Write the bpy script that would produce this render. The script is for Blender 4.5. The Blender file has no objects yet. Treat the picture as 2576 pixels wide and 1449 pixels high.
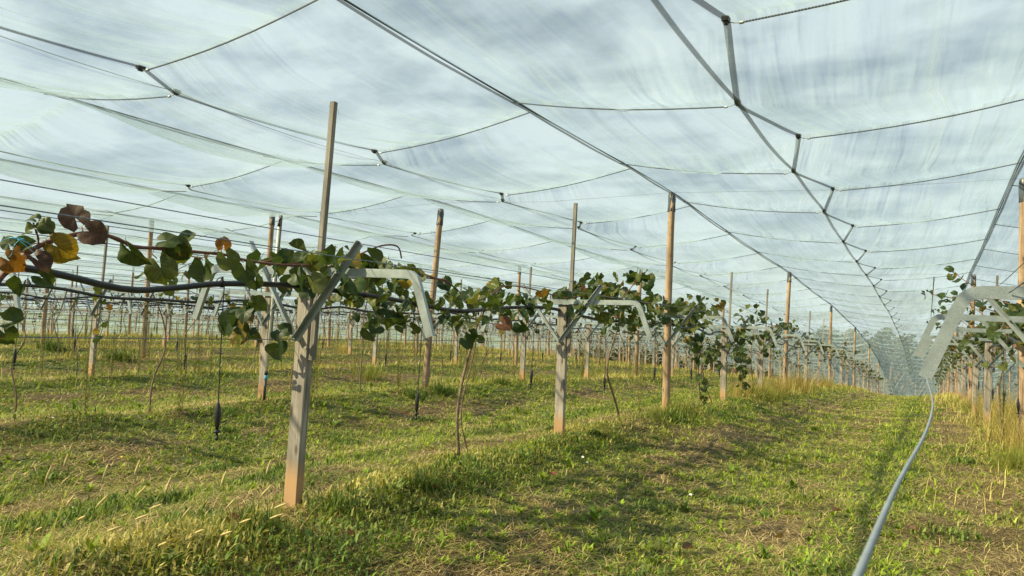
import bpy, math, random
import numpy as np
from mathutils import Vector, Matrix
random.seed(7); RNG = np.random.default_rng(11)
R = math.radians
scene = bpy.context.scene
COL = scene.collection

# ------------------------------------------------------------------ camera
EYE = Vector((0, 0, 1.5)); YAW, PITCH, ROLL = R(29.5), R(2.93), 0.045
FPX = 1860.0                                   # focal length for a 2576 px wide picture
fw = Vector((-math.sin(YAW)*math.cos(PITCH), math.cos(YAW)*math.cos(PITCH), math.sin(PITCH)))
r0 = Vector((math.cos(YAW), math.sin(YAW), 0)); u0 = r0.cross(fw)
UP = u0*math.cos(ROLL) - r0*math.sin(ROLL); RT = r0*math.cos(ROLL) + u0*math.sin(ROLL)
cam = bpy.data.cameras.new('camera'); cam_o = bpy.data.objects.new('camera', cam); COL.objects.link(cam_o)
cam.sensor_width = 36; cam.lens = 36*FPX/2576
cam.clip_start = 0.05; cam.clip_end = 2000
cam.dof.use_dof = True; cam.dof.focus_distance = 9; cam.dof.aperture_fstop = 14
M = Matrix((RT, UP, -fw)).transposed().to_4x4(); M.translation = EYE
cam_o.matrix_world = M
scene.camera = cam_o

# ------------------------------------------------------------------ sky, sun, exposure
SUN_EL = R(39); SUN_H = Vector((-0.72, -0.69))
world = bpy.data.worlds.new('World'); scene.world = world; world.use_nodes = True
nt = world.node_tree; nt.nodes.clear()
def N(t, typ, **kw):
    n = t.nodes.new(typ)
    for k, v in kw.items():
        if k in ('loc',): continue
        if k.startswith('i_'):
            key = k[2:]; key = int(key) if key.isdigit() else key
            n.inputs[key].default_value = v
        else: setattr(n, k, v)
    return n
sky = N(nt, 'ShaderNodeTexSky', sky_type='NISHITA', sun_disc=False, sun_elevation=SUN_EL,
        sun_rotation=math.atan2(SUN_H.x, SUN_H.y), air_density=1.0, dust_density=1.5, ozone_density=1.2)
tc = N(nt, 'ShaderNodeTexCoord'); sx = N(nt, 'ShaderNodeSeparateXYZ')
nt.links.new(tc.outputs['Generated'], sx.inputs[0])
zz = N(nt, 'ShaderNodeMath', operation='ADD', i_1=0.13); nt.links.new(sx.outputs[2], zz.inputs[0])
zm = N(nt, 'ShaderNodeMath', operation='MAXIMUM', i_1=0.06); nt.links.new(zz.outputs[0], zm.inputs[0])
dx = N(nt, 'ShaderNodeMath', operation='DIVIDE'); dy = N(nt, 'ShaderNodeMath', operation='DIVIDE')
nt.links.new(sx.outputs[0], dx.inputs[0]); nt.links.new(zm.outputs[0], dx.inputs[1])
nt.links.new(sx.outputs[1], dy.inputs[0]); nt.links.new(zm.outputs[0], dy.inputs[1])
cx = N(nt, 'ShaderNodeCombineXYZ'); nt.links.new(dx.outputs[0], cx.inputs[0]); nt.links.new(dy.outputs[0], cx.inputs[1])
mp = N(nt, 'ShaderNodeMapping'); mp.inputs['Rotation'].default_value = (0, 0, R(65)); mp.inputs['Scale'].default_value = (1.0, 1.3, 1)
nt.links.new(cx.outputs[0], mp.inputs[0])
n1 = N(nt, 'ShaderNodeTexNoise', i_Scale=1.5, i_Detail=7.0, i_Roughness=0.55, i_Distortion=0.25); nt.links.new(mp.outputs[0], n1.inputs['Vector'])
n2 = N(nt, 'ShaderNodeTexNoise', i_Scale=4.5, i_Detail=5.0, i_Roughness=0.5); nt.links.new(mp.outputs[0], n2.inputs['Vector'])
mx = N(nt, 'ShaderNodeMath', operation='MULTIPLY_ADD', i_1=0.35); nt.links.new(n2.outputs[0], mx.inputs[0]); nt.links.new(n1.outputs[0], mx.inputs[2])
cr = N(nt, 'ShaderNodeValToRGB'); cr.color_ramp.elements[0].position = 0.55; cr.color_ramp.elements[1].position = 0.75
cr.color_ramp.elements[0].color = (0.34,)*3+(1,); cr.color_ramp.elements[1].color = (0.90,)*3+(1,)
nt.links.new(mx.outputs[0], cr.inputs[0])
mix = N(nt, 'ShaderNodeMix', data_type='RGBA'); nt.links.new(cr.outputs[0], mix.inputs[0])
nt.links.new(sky.outputs[0], mix.inputs[6]); mix.inputs[7].default_value = (8.0, 9.3, 9.8, 1)
bg = N(nt, 'ShaderNodeBackground', i_Strength=0.047); nt.links.new(mix.outputs[2], bg.inputs[0])
wo = N(nt, 'ShaderNodeOutputWorld'); nt.links.new(bg.outputs[0], wo.inputs[0])
sun = bpy.data.lights.new('sun', 'SUN'); sun.energy = 5.0; sun.angle = R(0.6); sun.color = (1, 0.87, 0.56)
sun_o = bpy.data.objects.new('sun', sun); COL.objects.link(sun_o)
sd = Vector((SUN_H.x*math.cos(SUN_EL), SUN_H.y*math.cos(SUN_EL), math.sin(SUN_EL)))
sun_o.rotation_euler = sd.to_track_quat('Z', 'Y').to_euler()
sun_o.location = (-20, -20, 30)
scene.view_settings.view_transform = 'Standard'; scene.view_settings.look = 'None'
scene.view_settings.gamma = 1; scene.view_settings.exposure = 1.0
scene.cycles.transparent_max_bounces = 24; scene.cycles.max_bounces = 6
scene.cycles.diffuse_bounces = 3; scene.cycles.transmission_bounces = 4

# ------------------------------------------------------------------ layout of the orchard
ROW_P = {k: 4.31 + 5.35*(k-1) for k in range(-3, 19)}; ROW_P[0] = -1.1; ROW_P[-1] = -6.45; ROW_P[-2] = -11.8; ROW_P[-3] = -17.1
def gbase(s, p):                                # orchard floor (row level); s runs along the rows, p to the left
    s = np.asarray(s, float); p = np.asarray(p, float)
    u = np.maximum(0, s - (12 + 0.75*np.clip(p-5, 0, 34)))
    v = np.maximum(0, p - 36)
    h = -(0.02*u + 0.0003*u**2 + 0.0000048*u**3) - (0.02*v + 0.0017*v**2)
    h = h - 0.06*np.clip((1.6-p)/3.0, 0, 1)
    h = np.maximum(h, -26)                         # beyond the valley the land rises again
    f = np.clip((s-170)/150, 0, 1); return h*(1-f*f*(3-2*f))
def vn(x, y, seed=0):
    x = np.asarray(x, float); y = np.asarray(y, float)
    xi = np.floor(x).astype(np.int64); yi = np.floor(y).astype(np.int64); fx = x-xi; fy = y-yi
    fx = fx*fx*(3-2*fx); fy = fy*fy*(3-2*fy)
    def h(a, b):
        n = (a*374761393 + b*668265263 + seed*974634777) & 0xffffffff
        n = ((n ^ (n >> 13))*1274126177) & 0xffffffff
        return ((n ^ (n >> 16)) & 0xffff)/65535.0
    return (h(xi, yi)*(1-fx)+h(xi+1, yi)*fx)*(1-fy)+(h(xi, yi+1)*(1-fx)+h(xi+1, yi+1)*fx)*fy
def fbm(x, y, seed=0, o=3):
    t = 0; a = 0.5; w = 0
    for i in range(o):
        t = t + a*vn(x*2**i, y*2**i, seed+i*7); w += a; a *= 0.5
    return t/w
def gz(s, p):                                   # real ground: hump under each row, hollow in each aisle, small bumps
    s = np.asarray(s, float); p = np.asarray(p, float)
    ph = (p-4.31)/5.35
    hump = -0.10 + 0.10*np.cos(2*np.pi*ph)
    q = (p-4.31+2.675) % 5.35 - 2.675
    bank = 0.07*np.exp(-((q+0.25)/0.42)**2)
    near = np.exp(-np.maximum(0, np.hypot(s, p)-30)/20)
    b = (fbm(s*0.9, p*0.9, 3)-0.5)*0.14 + (fbm(s*3.1, p*3.1, 9)-0.5)*0.05
    return gbase(s, p) + hump + bank + b*near
def G(s, p): return float(gz(s, p))
def PX(x, y, p):                                # the place where the line of sight through (x, y) meets the plane of a row
    d = fw*FPX + RT*(x-1288) + UP*(724.5-y)
    t = (-p-EYE.x)/d.x
    return EYE + d*t

# ------------------------------------------------------------------ helpers
ORD = ['zeroth', 'first', 'second', 'third', 'fourth', 'fifth', 'sixth', 'seventh', 'eighth', 'ninth', 'tenth', 'eleventh', 'twelfth', 'thirteenth',
       'fourteenth', 'fifteenth', 'sixteenth', 'seventeenth', 'eighteenth', 'nineteenth', 'twentieth']
def ordn(n):
    if n <= 20: return ORD[n]
    t = {2: 'twenty', 3: 'thirty', 4: 'forty', 5: 'fifty', 6: 'sixty'}[n//10]
    return t+'-'+ORD[n % 10] if n % 10 else {3: 'thirtieth', 4: 'fortieth', 5: 'fiftieth', 6: 'sixtieth'}[n//10]
def rowname(k):
    if k == 0: return 'the right-hand row'
    if k < 0: return 'the %s row further right' % ordn(-k)
    if k == 1: return 'the front row'
    return 'the %s row back' % ordn(k)
def tag(o, label=None, cat=None, group=None, kind=None):
    if label: o['label'] = label
    if cat: o['category'] = cat
    if group: o['group'] = group
    if kind: o['kind'] = kind
    return o
def empty(name, loc, rz=0.0, label=None, cat=None, group=None):
    o = bpy.data.objects.new(name, None); COL.objects.link(o); o.empty_display_size = 0.1
    o.location = loc; o.rotation_euler = (0, 0, rz)
    return tag(o, label, cat, group)
def copy_tree(o, parent=None):
    c = o.copy(); COL.objects.link(c); c.parent = parent
    for ch in o.children: copy_tree(ch, c)
    return c
class MB:
    def __init__(s): s.v = []; s.f = []; s.n = 0; s.col = []
    def add(s, v, f, col=None):
        v = [tuple(a) for a in v]
        s.v += v; s.f += [tuple(i+s.n for i in q) for q in f]; s.n += len(v)
        if col is not None: s.col += [tuple(col)]*len(v)
    def box(s, c, d, rot=None):
        c = Vector(c); vs = []
        for sx_ in (-1, 1):
            for sy_ in (-1, 1):
                for sz_ in (-1, 1):
                    w = Vector((sx_*d[0]/2, sy_*d[1]/2, sz_*d[2]/2))
                    if rot is not None: w = rot @ w
                    vs.append(c+w)
        s.add(vs, [(0,1,3,2),(4,6,7,5),(0,4,5,1),(2,3,7,6),(0,2,6,4),(1,5,7,3)])
    def sweep(s, pts, prof, closed=True, up=Vector((0, 1, 0)), scales=None, cap=True):
        """prof: list of (a, b); a along 'up' hint, b along the third axis"""
        pts = [Vector(q) for q in pts]; n = len(pts); m = len(prof); vs = []
        for i, q in enumerate(pts):
            t = (pts[min(i+1, n-1)]-pts[max(i-1, 0)]).normalized()
            a = (up - t*up.dot(t))
            if a.length < 1e-4: a = Vector((1, 0, 0)) - t*t.x
            a.normalize(); b = t.cross(a); k = scales[i] if scales else 1
            for (pa, pb) in prof: vs.append(q + a*pa*k + b*pb*k)
        fs = []
        for i in range(n-1):
            for j in range(m if closed else m-1):
                j2 = (j+1) % m
                fs.append((i*m+j, i*m+j2, (i+1)*m+j2, (i+1)*m+j))
        if cap and closed: fs += [tuple(range(m))[::-1], tuple(range((n-1)*m, n*m))]
        s.add(vs, fs)
    def tube(s, pts, r, seg=6, scales=None, cap=True, up=Vector((0.13, 0.21, 1))):
        s.sweep(pts, [(r*math.cos(2*math.pi*k/seg), r*math.sin(2*math.pi*k/seg)) for k in range(seg)], True, up, scales, cap)
    def lathe(s, c, prof, seg=10):
        vs = []; m = len(prof)
        for (r, z) in prof:
            for k in range(seg):
                a = 2*math.pi*k/seg; vs.append((c[0]+r*math.cos(a), c[1]+r*math.sin(a), c[2]+z))
        fs = [(i*seg+k, i*seg+(k+1) % seg, (i+1)*seg+(k+1) % seg, (i+1)*seg+k) for i in range(m-1) for k in range(seg)]
        fs += [tuple(range(seg))[::-1], tuple(range((m-1)*seg, m*seg))]
        s.add(vs, fs)
    def build(s, name, mat, parent=None, smooth=False):
        me = bpy.data.meshes.new(name); me.from_pydata(s.v, [], s.f); me.update()
        if smooth: me.shade_smooth()
        me.materials.append(mat)
        if s.col:
            ca = me.color_attributes.new('tint', 'FLOAT_COLOR', 'POINT')
            ca.data.foreach_set('color', np.array(s.col, dtype=np.float32).ravel())
        o = bpy.data.objects.new(name, me); COL.objects.link(o); o.parent = parent
        return o
def np_mesh(name, V, Fs, mat, parent=None, col=None, smooth=False, uv=None):
    """V (n,3); Fs list of int arrays (m,k)"""
    me = bpy.data.meshes.new(name); me.vertices.add(len(V)); me.vertices.foreach_set('co', V.astype(np.float32).ravel())
    nl = sum(a.size for a in Fs); nf = sum(len(a) for a in Fs)
    me.loops.add(nl); me.loops.foreach_set('vertex_index', np.concatenate([a.ravel() for a in Fs]).astype(np.int32))
    me.polygons.add(nf)
    ls = []; st = 0
    for a in Fs: ls.append(st + np.arange(len(a))*a.shape[1]); st += a.size
    me.polygons.foreach_set('loop_start', np.concatenate(ls).astype(np.int32))
    me.update(calc_edges=True)
    if uv is not None:
        ul = me.uv_layers.new(name='UVMap'); idx = np.concatenate([a.ravel() for a in Fs])
        ul.data.foreach_set('uv', uv[idx].astype(np.float32).ravel())
    if col is not None:
        ca = me.color_attributes.new('tint', 'FLOAT_COLOR', 'POINT')
        c4 = np.ones((len(V), 4), np.float32); c4[:, :3] = col; ca.data.foreach_set('color', c4.ravel())
    if smooth: me.shade_smooth()
    me.materials.append(mat)
    o = bpy.data.objects.new(name, me); COL.objects.link(o); o.parent = parent
    return o

# ------------------------------------------------------------------ materials
def newmat(name):
    m = bpy.data.materials.new(name); m.use_nodes = True; t = m.node_tree; t.nodes.clear()
    return m, t
def out(t, sh): o = N(t, 'ShaderNodeOutputMaterial'); t.links.new(sh, o.inputs[0])
def ramp(t, src, stops):
    c = N(t, 'ShaderNodeValToRGB'); e = c.color_ramp.elements
    while len(e) < len(stops): e.new(0.5)
    for i, (pos, col) in enumerate(stops): e[i].position = pos; e[i].color = (*col, 1)
    t.links.new(src, c.inputs[0]); return c.outputs[0]
def coords(t, scale=(1, 1, 1), kind='Object'):
    c = N(t, 'ShaderNodeTexCoord'); m = N(t, 'ShaderNodeMapping'); m.inputs['Scale'].default_value = scale
    t.links.new(c.outputs[kind], m.inputs[0]); return m.outputs[0]
def noise(t, vec, sc, det=4, ro=0.55, dist=0.0):
    n = N(t, 'ShaderNodeTexNoise', i_Scale=sc, i_Detail=det, i_Roughness=ro, i_Distortion=dist); t.links.new(vec, n.inputs['Vector']); return n.outputs[0]
def bump(t, h, st, dist=0.01):
    b = N(t, 'ShaderNodeBump', i_Strength=st, i_Distance=dist); t.links.new(h, b.inputs['Height']); return b.outputs[0]
def mixc(t, f, a, b, mode='MIX'):
    m = N(t, 'ShaderNodeMix', data_type='RGBA', blend_type=mode)
    for i, v in ((0, f), (6, a), (7, b)):
        if isinstance(v, (int, float)): m.inputs[i].default_value = v
        elif isinstance(v, tuple): m.inputs[i].default_value = (*v, 1)
        else: t.links.new(v, m.inputs[i])
    return m.outputs[2]
def wood(name, stops, base_col=None, lo=0.25, hi=0.42, knots=True):
    m, t = newmat(name)
    oi = N(t, 'ShaderNodeObjectInfo'); geo = N(t, 'ShaderNodeTexCoord')
    ad = N(t, 'ShaderNodeVectorMath', operation='ADD'); t.links.new(geo.outputs['Object'], ad.inputs[0])
    sc = N(t, 'ShaderNodeVectorMath', operation='SCALE'); sc.inputs['Scale'].default_value = 3.1
    t.links.new(oi.outputs['Location'], sc.inputs[0]); t.links.new(sc.outputs[0], ad.inputs[1])
    mp_ = N(t, 'ShaderNodeMapping'); mp_.inputs['Scale'].default_value = (38, 38, 1.6); t.links.new(ad.outputs[0], mp_.inputs[0])
    g = noise(t, mp_.outputs[0], 1.0, 6, 0.65, 0.4)
    c = ramp(t, g, stops)
    mpk = N(t, 'ShaderNodeMapping'); mpk.inputs['Scale'].default_value = (55, 55, 0.9); t.links.new(ad.outputs[0], mpk.inputs[0])
    ck = noise(t, mpk.outputs[0], 1.0, 2, 0.5, 0.3); c = mixc(t, ramp(t, ck, [(0.60, (0,)*3), (0.66, (0.75,)*3)]), c, (0.05, 0.038, 0.028))
    big = noise(t, ad.outputs[0], 3.0, 3)
    c = mixc(t, ramp(t, big, [(0.35, (0, 0, 0)), (0.7, (0.6,)*3)]), c, tuple(x*0.62 for x in stops[0][1]))
    if knots:
        vo = N(t, 'ShaderNodeTexVoronoi', i_Scale=1.0); mp2 = N(t, 'ShaderNodeMapping'); mp2.inputs['Scale'].default_value = (9, 9, 3.2)
        t.links.new(ad.outputs[0], mp2.inputs[0]); t.links.new(mp2.outputs[0], vo.inputs['Vector'])
        c = mixc(t, ramp(t, vo.outputs[0], [(0.08, (0.8,)*3), (0.2, (0, 0, 0))]), c, (0.06, 0.035, 0.02))
    if base_col:
        sp = N(t, 'ShaderNodeSeparateXYZ'); t.links.new(geo.outputs['Object'], sp.inputs[0])
        nz = N(t, 'ShaderNodeMath', operation='MULTIPLY_ADD', i_1=0.16); t.links.new(g, nz.inputs[0]); t.links.new(sp.outputs[2], nz.inputs[2])
        c = mixc(t, ramp(t, nz.outputs[0], [(lo, (0.8,)*3), (hi, (0, 0, 0))]), c, base_col)
    b = N(t, 'ShaderNodeBsdfPrincipled', i_Roughness=0.82); t.links.new(c, b.inputs['Base Color'])
    t.links.new(bump(t, g, 0.5, 0.006), b.inputs['Normal']); out(t, b.outputs[0]); return m
M_post = wood('weathered_timber', [(0.28, (0.13, 0.115, 0.095)), (0.5, (0.32, 0.29, 0.24)), (0.75, (0.46, 0.42, 0.35))], (0.42, 0.24, 0.10), 0.33, 0.50)
M_lath = wood('grey_lath_timber', [(0.28, (0.10, 0.09, 0.075)), (0.5, (0.23, 0.21, 0.175)), (0.75, (0.33, 0.30, 0.255))], None, knots=False)
M_pole = wood('peeled_pole_timber', [(0.28, (0.19, 0.115, 0.065)), (0.5, (0.40, 0.28, 0.17)), (0.75, (0.56, 0.43, 0.29))], (0.38, 0.21, 0.10), 0.25, 0.5)
def metal(name, c1, c2, rough=0.42, met=0.75, sc=60):
    m, t = newmat(name); v = coords(t)
    vo = N(t, 'ShaderNodeTexVoronoi', i_Scale=sc); t.links.new(v, vo.inputs['Vector'])
    n = noise(t, v, 7, 4)
    f = N(t, 'ShaderNodeMath', operation='MULTIPLY_ADD', i_1=0.5); t.links.new(vo.outputs['Color'], f.inputs[0]); t.links.new(n, f.inputs[2])
    c = ramp(t, f.outputs[0], [(0.45, c1), (0.95, c2)])
    b = N(t, 'ShaderNodeBsdfPrincipled', i_Metallic=met, i_Roughness=rough); t.links.new(c, b.inputs['Base Color'])
    t.links.new(ramp(t, n, [(0.3, (rough-.08,)*3), (0.7, (rough+.12,)*3)]), b.inputs['Roughness'])
    t.links.new(bump(t, n, 0.15, 0.004), b.inputs['Normal']); out(t, b.outputs[0]); return m
M_galv = metal('galvanised_steel', (0.22, 0.255, 0.25), (0.34, 0.39, 0.385), 0.42, 0.5, 240)
M_wire = metal('wire_steel', (0.10, 0.13, 0.17), (0.22, 0.26, 0.32), 0.4, 0.5)
M_cablegrey = metal('coated_cable', (0.16, 0.20, 0.23), (0.22, 0.26, 0.29), 0.6, 0.1)
def plain(name, col, rough=0.6, var=0.3, sc=20, bs=0.2):
    m, t = newmat(name); v = coords(t); n = noise(t, v, sc, 4)
    c = ramp(t, n, [(0.3, tuple(x*(1-var) for x in col)), (0.7, tuple(min(1, x*(1+var)) for x in col))])
    b = N(t, 'ShaderNodeBsdfPrincipled', i_Roughness=rough); t.links.new(c, b.inputs['Base Color'])
    t.links.new(bump(t, n, bs, 0.003), b.inputs['Normal']); out(t, b.outputs[0]); return m
M_hose = plain('black_pipe_plastic', (0.018, 0.02, 0.026), 0.42)
M_black = plain('black_plastic', (0.012, 0.013, 0.015), 0.5)
M_cap = plain('dark_cap_plastic', (0.05, 0.065, 0.075), 0.38, 0.4, 9, 0.6)
M_pvc = plain('white_pipe_plastic', (0.62, 0.60, 0.50), 0.4, 0.1)
M_blue = plain('blue_twine', (0.10, 0.42, 0.62), 0.6)
M_stem = plain('vine_bark', (0.17, 0.115, 0.075), 0.85, 0.45, 45, 0.6)
M_cane = plain('vine_cane', (0.13, 0.055, 0.035), 0.7, 0.3, 30)
M_petiole = plain('red_leaf_stalk', (0.38, 0.10, 0.07), 0.6, 0.2)
# elastic cord: braided, dark with pale flecks
m, t = newmat('elastic_cord'); v = coords(t); w = N(t, 'ShaderNodeTexWave', i_Scale=14.0, i_Distortion=1.0); t.links.new(v, w.inputs['Vector'])
c = ramp(t, w.outputs['Fac'], [(0.75, (0.03, 0.045, 0.06)), (0.9, (0.20, 0.25, 0.30))])
b = N(t, 'ShaderNodeBsdfPrincipled', i_Roughness=0.6); t.links.new(c, b.inputs['Base Color']); out(t, b.outputs[0]); M_cord = m
# woven ribbon along the net edges: dense dark mesh, still slightly see-through
m, t = newmat('net_edge_ribbon'); v = coords(t); n = noise(t, v, 30, 2)
b = N(t, 'ShaderNodeBsdfPrincipled', i_Roughness=0.6); t.links.new(ramp(t, n, [(0.3, (0.03, 0.042, 0.05)), (0.7, (0.065, 0.085, 0.095))]), b.inputs['Base Color'])
tr = N(t, 'ShaderNodeBsdfTransparent'); ms = N(t, 'ShaderNodeMixShader', i_0=0.72); t.links.new(tr.outputs[0], ms.inputs[1]); t.links.new(b.outputs[0], ms.inputs[2]); out(t, ms.outputs[0]); M_ribbon = m
# hail net: open weave, denser where it is bunched in folds and when seen along its surface
def netmat():
    m, t = newmat('hail_net')
    uvn = N(t, 'ShaderNodeUVMap', uv_map='UVMap')
    def mapped(sc, rot=0.0):
        q = N(t, 'ShaderNodeMapping'); q.inputs['Scale'].default_value = sc; q.inputs['Rotation'].default_value = (0, 0, rot); t.links.new(uvn.outputs[0], q.inputs[0]); return q.outputs[0]
    st = noise(t, mapped((0.33, 4.2, 1)), 1.0, 2, 0.5, 0.5)         # long creases along the row
    st2 = noise(t, mapped((0.7, 9.0, 1), 0.05), 1.0, 2.5, 0.55, 0.5)
    patch = noise(t, mapped((0.35, 0.8, 1)), 1.0, 3, 0.5)
    crease = ramp(t, st, [(0.40, (0.0,)*3), (0.54, (0.15,)*3), (0.565, (0.8,)*3), (0.59, (0.15,)*3), (0.75, (0.0,)*3)])
    crease2 = ramp(t, st2, [(0.55, (0.0,)*3), (0.64, (0.7,)*3), (0.74, (0.1,)*3)])
    cm = N(t, 'ShaderNodeMath', operation='MULTIPLY'); t.links.new(crease2, cm.inputs[0]); t.links.new(ramp(t, patch, [(0.4, (0.15,)*3), (0.65, (1,)*3)]), cm.inputs[1])
    # crisp thread-fine creases and small specks of extra coverage painted in as glints
    f1 = noise(t, mapped((0.09, 5.0, 1), 0.02), 1.0, 0, 0.5, 0.0); f2 = noise(t, mapped((0.13, 8.0, 1), -0.03), 1.0, 0, 0.5, 0.0)
    l1 = ramp(t, f1, [(0.485, (0,)*3), (0.497, (1.0,)*3), (0.503, (1.0,)*3), (0.515, (0,)*3)]); l2 = ramp(t, f2, [(0.42, (0,)*3), (0.43, (0.8,)*3), (0.435, (0.8,)*3), (0.445, (0,)*3)])
    sp1 = noise(t, mapped((9.0, 55.0, 1), 0.3), 1.0, 2, 0.5); glint_spk = ramp(t, sp1, [(0.66, (0,)*3), (0.72, (1.3,)*3)])
    pz = noise(t, mapped((0.5, 1.0, 1)), 1.0, 2, 0.5); pm = N(t, 'ShaderNodeMath', operation='MULTIPLY'); t.links.new(glint_spk, pm.inputs[0]); t.links.new(ramp(t, pz, [(0.48, (0,)*3), (0.62, (1,)*3)]), pm.inputs[1])
    la = N(t, 'ShaderNodeMath', operation='ADD'); t.links.new(l1, la.inputs[0]); t.links.new(l2, la.inputs[1])
    lb_ = N(t, 'ShaderNodeMath', operation='ADD'); t.links.new(la.outputs[0], lb_.inputs[0]); t.links.new(pm.outputs[0], lb_.inputs[1])
    lc_ = N(t, 'ShaderNodeMath', operation='ADD'); t.links.new(lb_.outputs[0], lc_.inputs[0]); t.links.new(crease, lc_.inputs[1]); crease = lc_.outputs[0]
    cs = N(t, 'ShaderNodeMath', operation='ADD'); t.links.new(crease, cs.inputs[0]); t.links.new(cm.outputs[0], cs.inputs[1])
    # coverage per layer of weave
    cov = N(t, 'ShaderNodeMath', operation='MULTIPLY_ADD', i_1=0.075, i_2=0.150)
    # stripe of closer threads along every strip
    su = N(t, 'ShaderNodeSeparateXYZ'); t.links.new(uvn.outputs[0], su.inputs[0])
    dv = N(t, 'ShaderNodeMath', operation='COMPARE', i_1=1.12, i_2=0.035); t.links.new(su.outputs[1], dv.inputs[0])
    wv_ = N(t, 'ShaderNodeMath', operation='SINE'); wm = N(t, 'ShaderNodeMath', operation='MULTIPLY', i_1=360.0); t.links.new(su.outputs[1], wm.inputs[0]); t.links.new(wm.outputs[0], wv_.inputs[0])
    wp = N(t, 'ShaderNodeMath', operation='MULTIPLY_ADD', i_1=0.4, i_2=0.6); t.links.new(wv_.outputs[0], wp.inputs[0])
    sm = N(t, 'ShaderNodeMath', operation='MULTIPLY'); t.links.new(dv.outputs[0], sm.inputs[0]); t.links.new(wp.outputs[0], sm.inputs[1])
    ca = N(t, 'ShaderNodeMath', operation='ADD'); t.links.new(cs.outputs[0], ca.inputs[0]); t.links.new(sm.outputs[0], ca.inputs[1])
    # the weave bunches where it lies over each cord
    uc = N(t, 'ShaderNodeUVMap', uv_map='cord'); sc_ = N(t, 'ShaderNodeSeparateXYZ'); t.links.new(uc.outputs[0], sc_.inputs[0])
    wn = noise(t, mapped((1.0, 3.0, 1)), 1.0, 2); wj = N(t, 'ShaderNodeMath', operation='MULTIPLY_ADD', i_1=0.05, i_2=0.475); t.links.new(wn, wj.inputs[0])
    aj = N(t, 'ShaderNodeMath', operation='ADD'); t.links.new(sc_.outputs[0], aj.inputs[0]); t.links.new(wj.outputs[0], aj.inputs[1])
    fr = N(t, 'ShaderNodeMath', operation='FRACT'); t.links.new(aj.outputs[0], fr.inputs[0])
    cd = ramp(t, fr.outputs[0], [(0.470, (0,)*3), (0.492, (1.0,)*3), (0.510, (1.0,)*3), (0.535, (0,)*3)])
    cb_ = N(t, 'ShaderNodeMath', operation='MULTIPLY_ADD', i_1=2.2); t.links.new(cd, cb_.inputs[0]); t.links.new(ca.outputs[0], cb_.inputs[2])
    t.links.new(cb_.outputs[0], cov.inputs[0])
    lw = N(t, 'ShaderNodeNewGeometry'); dt = N(t, 'ShaderNodeVectorMath', operation='DOT_PRODUCT')
    t.links.new(lw.outputs['True Normal'], dt.inputs[0]); t.links.new(lw.outputs['Incoming'], dt.inputs[1])
    ab = N(t, 'ShaderNodeMath', operation='ABSOLUTE'); t.links.new(dt.outputs['Value'], ab.inputs[0])
    ab2 = N(t, 'ShaderNodeMath', operation='MAXIMUM', i_1=0.24); t.links.new(ab.outputs[0], ab2.inputs[0])
    # opacity = 1 - (1 - cov) ** (k / cos)
    cl_ = N(t, 'ShaderNodeMath', operation='MINIMUM', i_1=0.8); t.links.new(cov.outputs[0], cl_.inputs[0])
    om = N(t, 'ShaderNodeMath', operation='SUBTRACT', i_0=1.0); t.links.new(cl_.outputs[0], om.inputs[1])
    ex = N(t, 'ShaderNodeMath', operation='DIVIDE', i_0=0.66); t.links.new(ab2.outputs[0], ex.inputs[1])
    pw = N(t, 'ShaderNodeMath', operation='POWER'); t.links.new(om.outputs[0], pw.inputs[0]); t.links.new(ex.outputs[0], pw.inputs[1])
    op = N(t, 'ShaderNodeMath', operation='SUBTRACT', i_0=1.0); t.links.new(pw.outputs[0], op.inputs[1])
    bp = bump(t, st2, 0.45, 0.04)
    b2 = N(t, 'ShaderNodeBump', i_Strength=0.9, i_Distance=0.10); t.links.new(st, b2.inputs['Height']); t.links.new(bp, b2.inputs['Normal'])
    d = N(t, 'ShaderNodeBsdfDiffuse'); d.inputs[0].default_value = (0.46, 0.60, 0.66, 1); t.links.new(b2.outputs[0], d.inputs['Normal'])
    tl = N(t, 'ShaderNodeBsdfTranslucent'); tl.inputs[0].default_value = (0.50, 0.66, 0.72, 1); t.links.new(b2.outputs[0], tl.inputs['Normal'])
    gl = N(t, 'ShaderNodeBsdfGlossy', i_Roughness=0.18); gl.inputs[0].default_value = (0.8, 0.9, 1.0, 1); t.links.new(b2.outputs[0], gl.inputs['Normal'])
    a1 = N(t, 'ShaderNodeMixShader', i_0=0.62); t.links.new(d.outputs[0], a1.inputs[1]); t.links.new(tl.outputs[0], a1.inputs[2])
    a2 = N(t, 'ShaderNodeMixShader', i_0=0.32); t.links.new(a1.outputs[0], a2.inputs[1]); t.links.new(gl.outputs[0], a2.inputs[2])
    tr = N(t, 'ShaderNodeBsdfTransparent'); tr.inputs[0].default_value = (0.985, 0.995, 1, 1)
    ms = N(t, 'ShaderNodeMixShader'); t.links.new(op.outputs[0], ms.inputs[0]); t.links.new(tr.outputs[0], ms.inputs[1]); t.links.new(a2.outputs[0], ms.inputs[2])
    out(t, ms.outputs[0]); return m
M_net = netmat()
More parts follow.
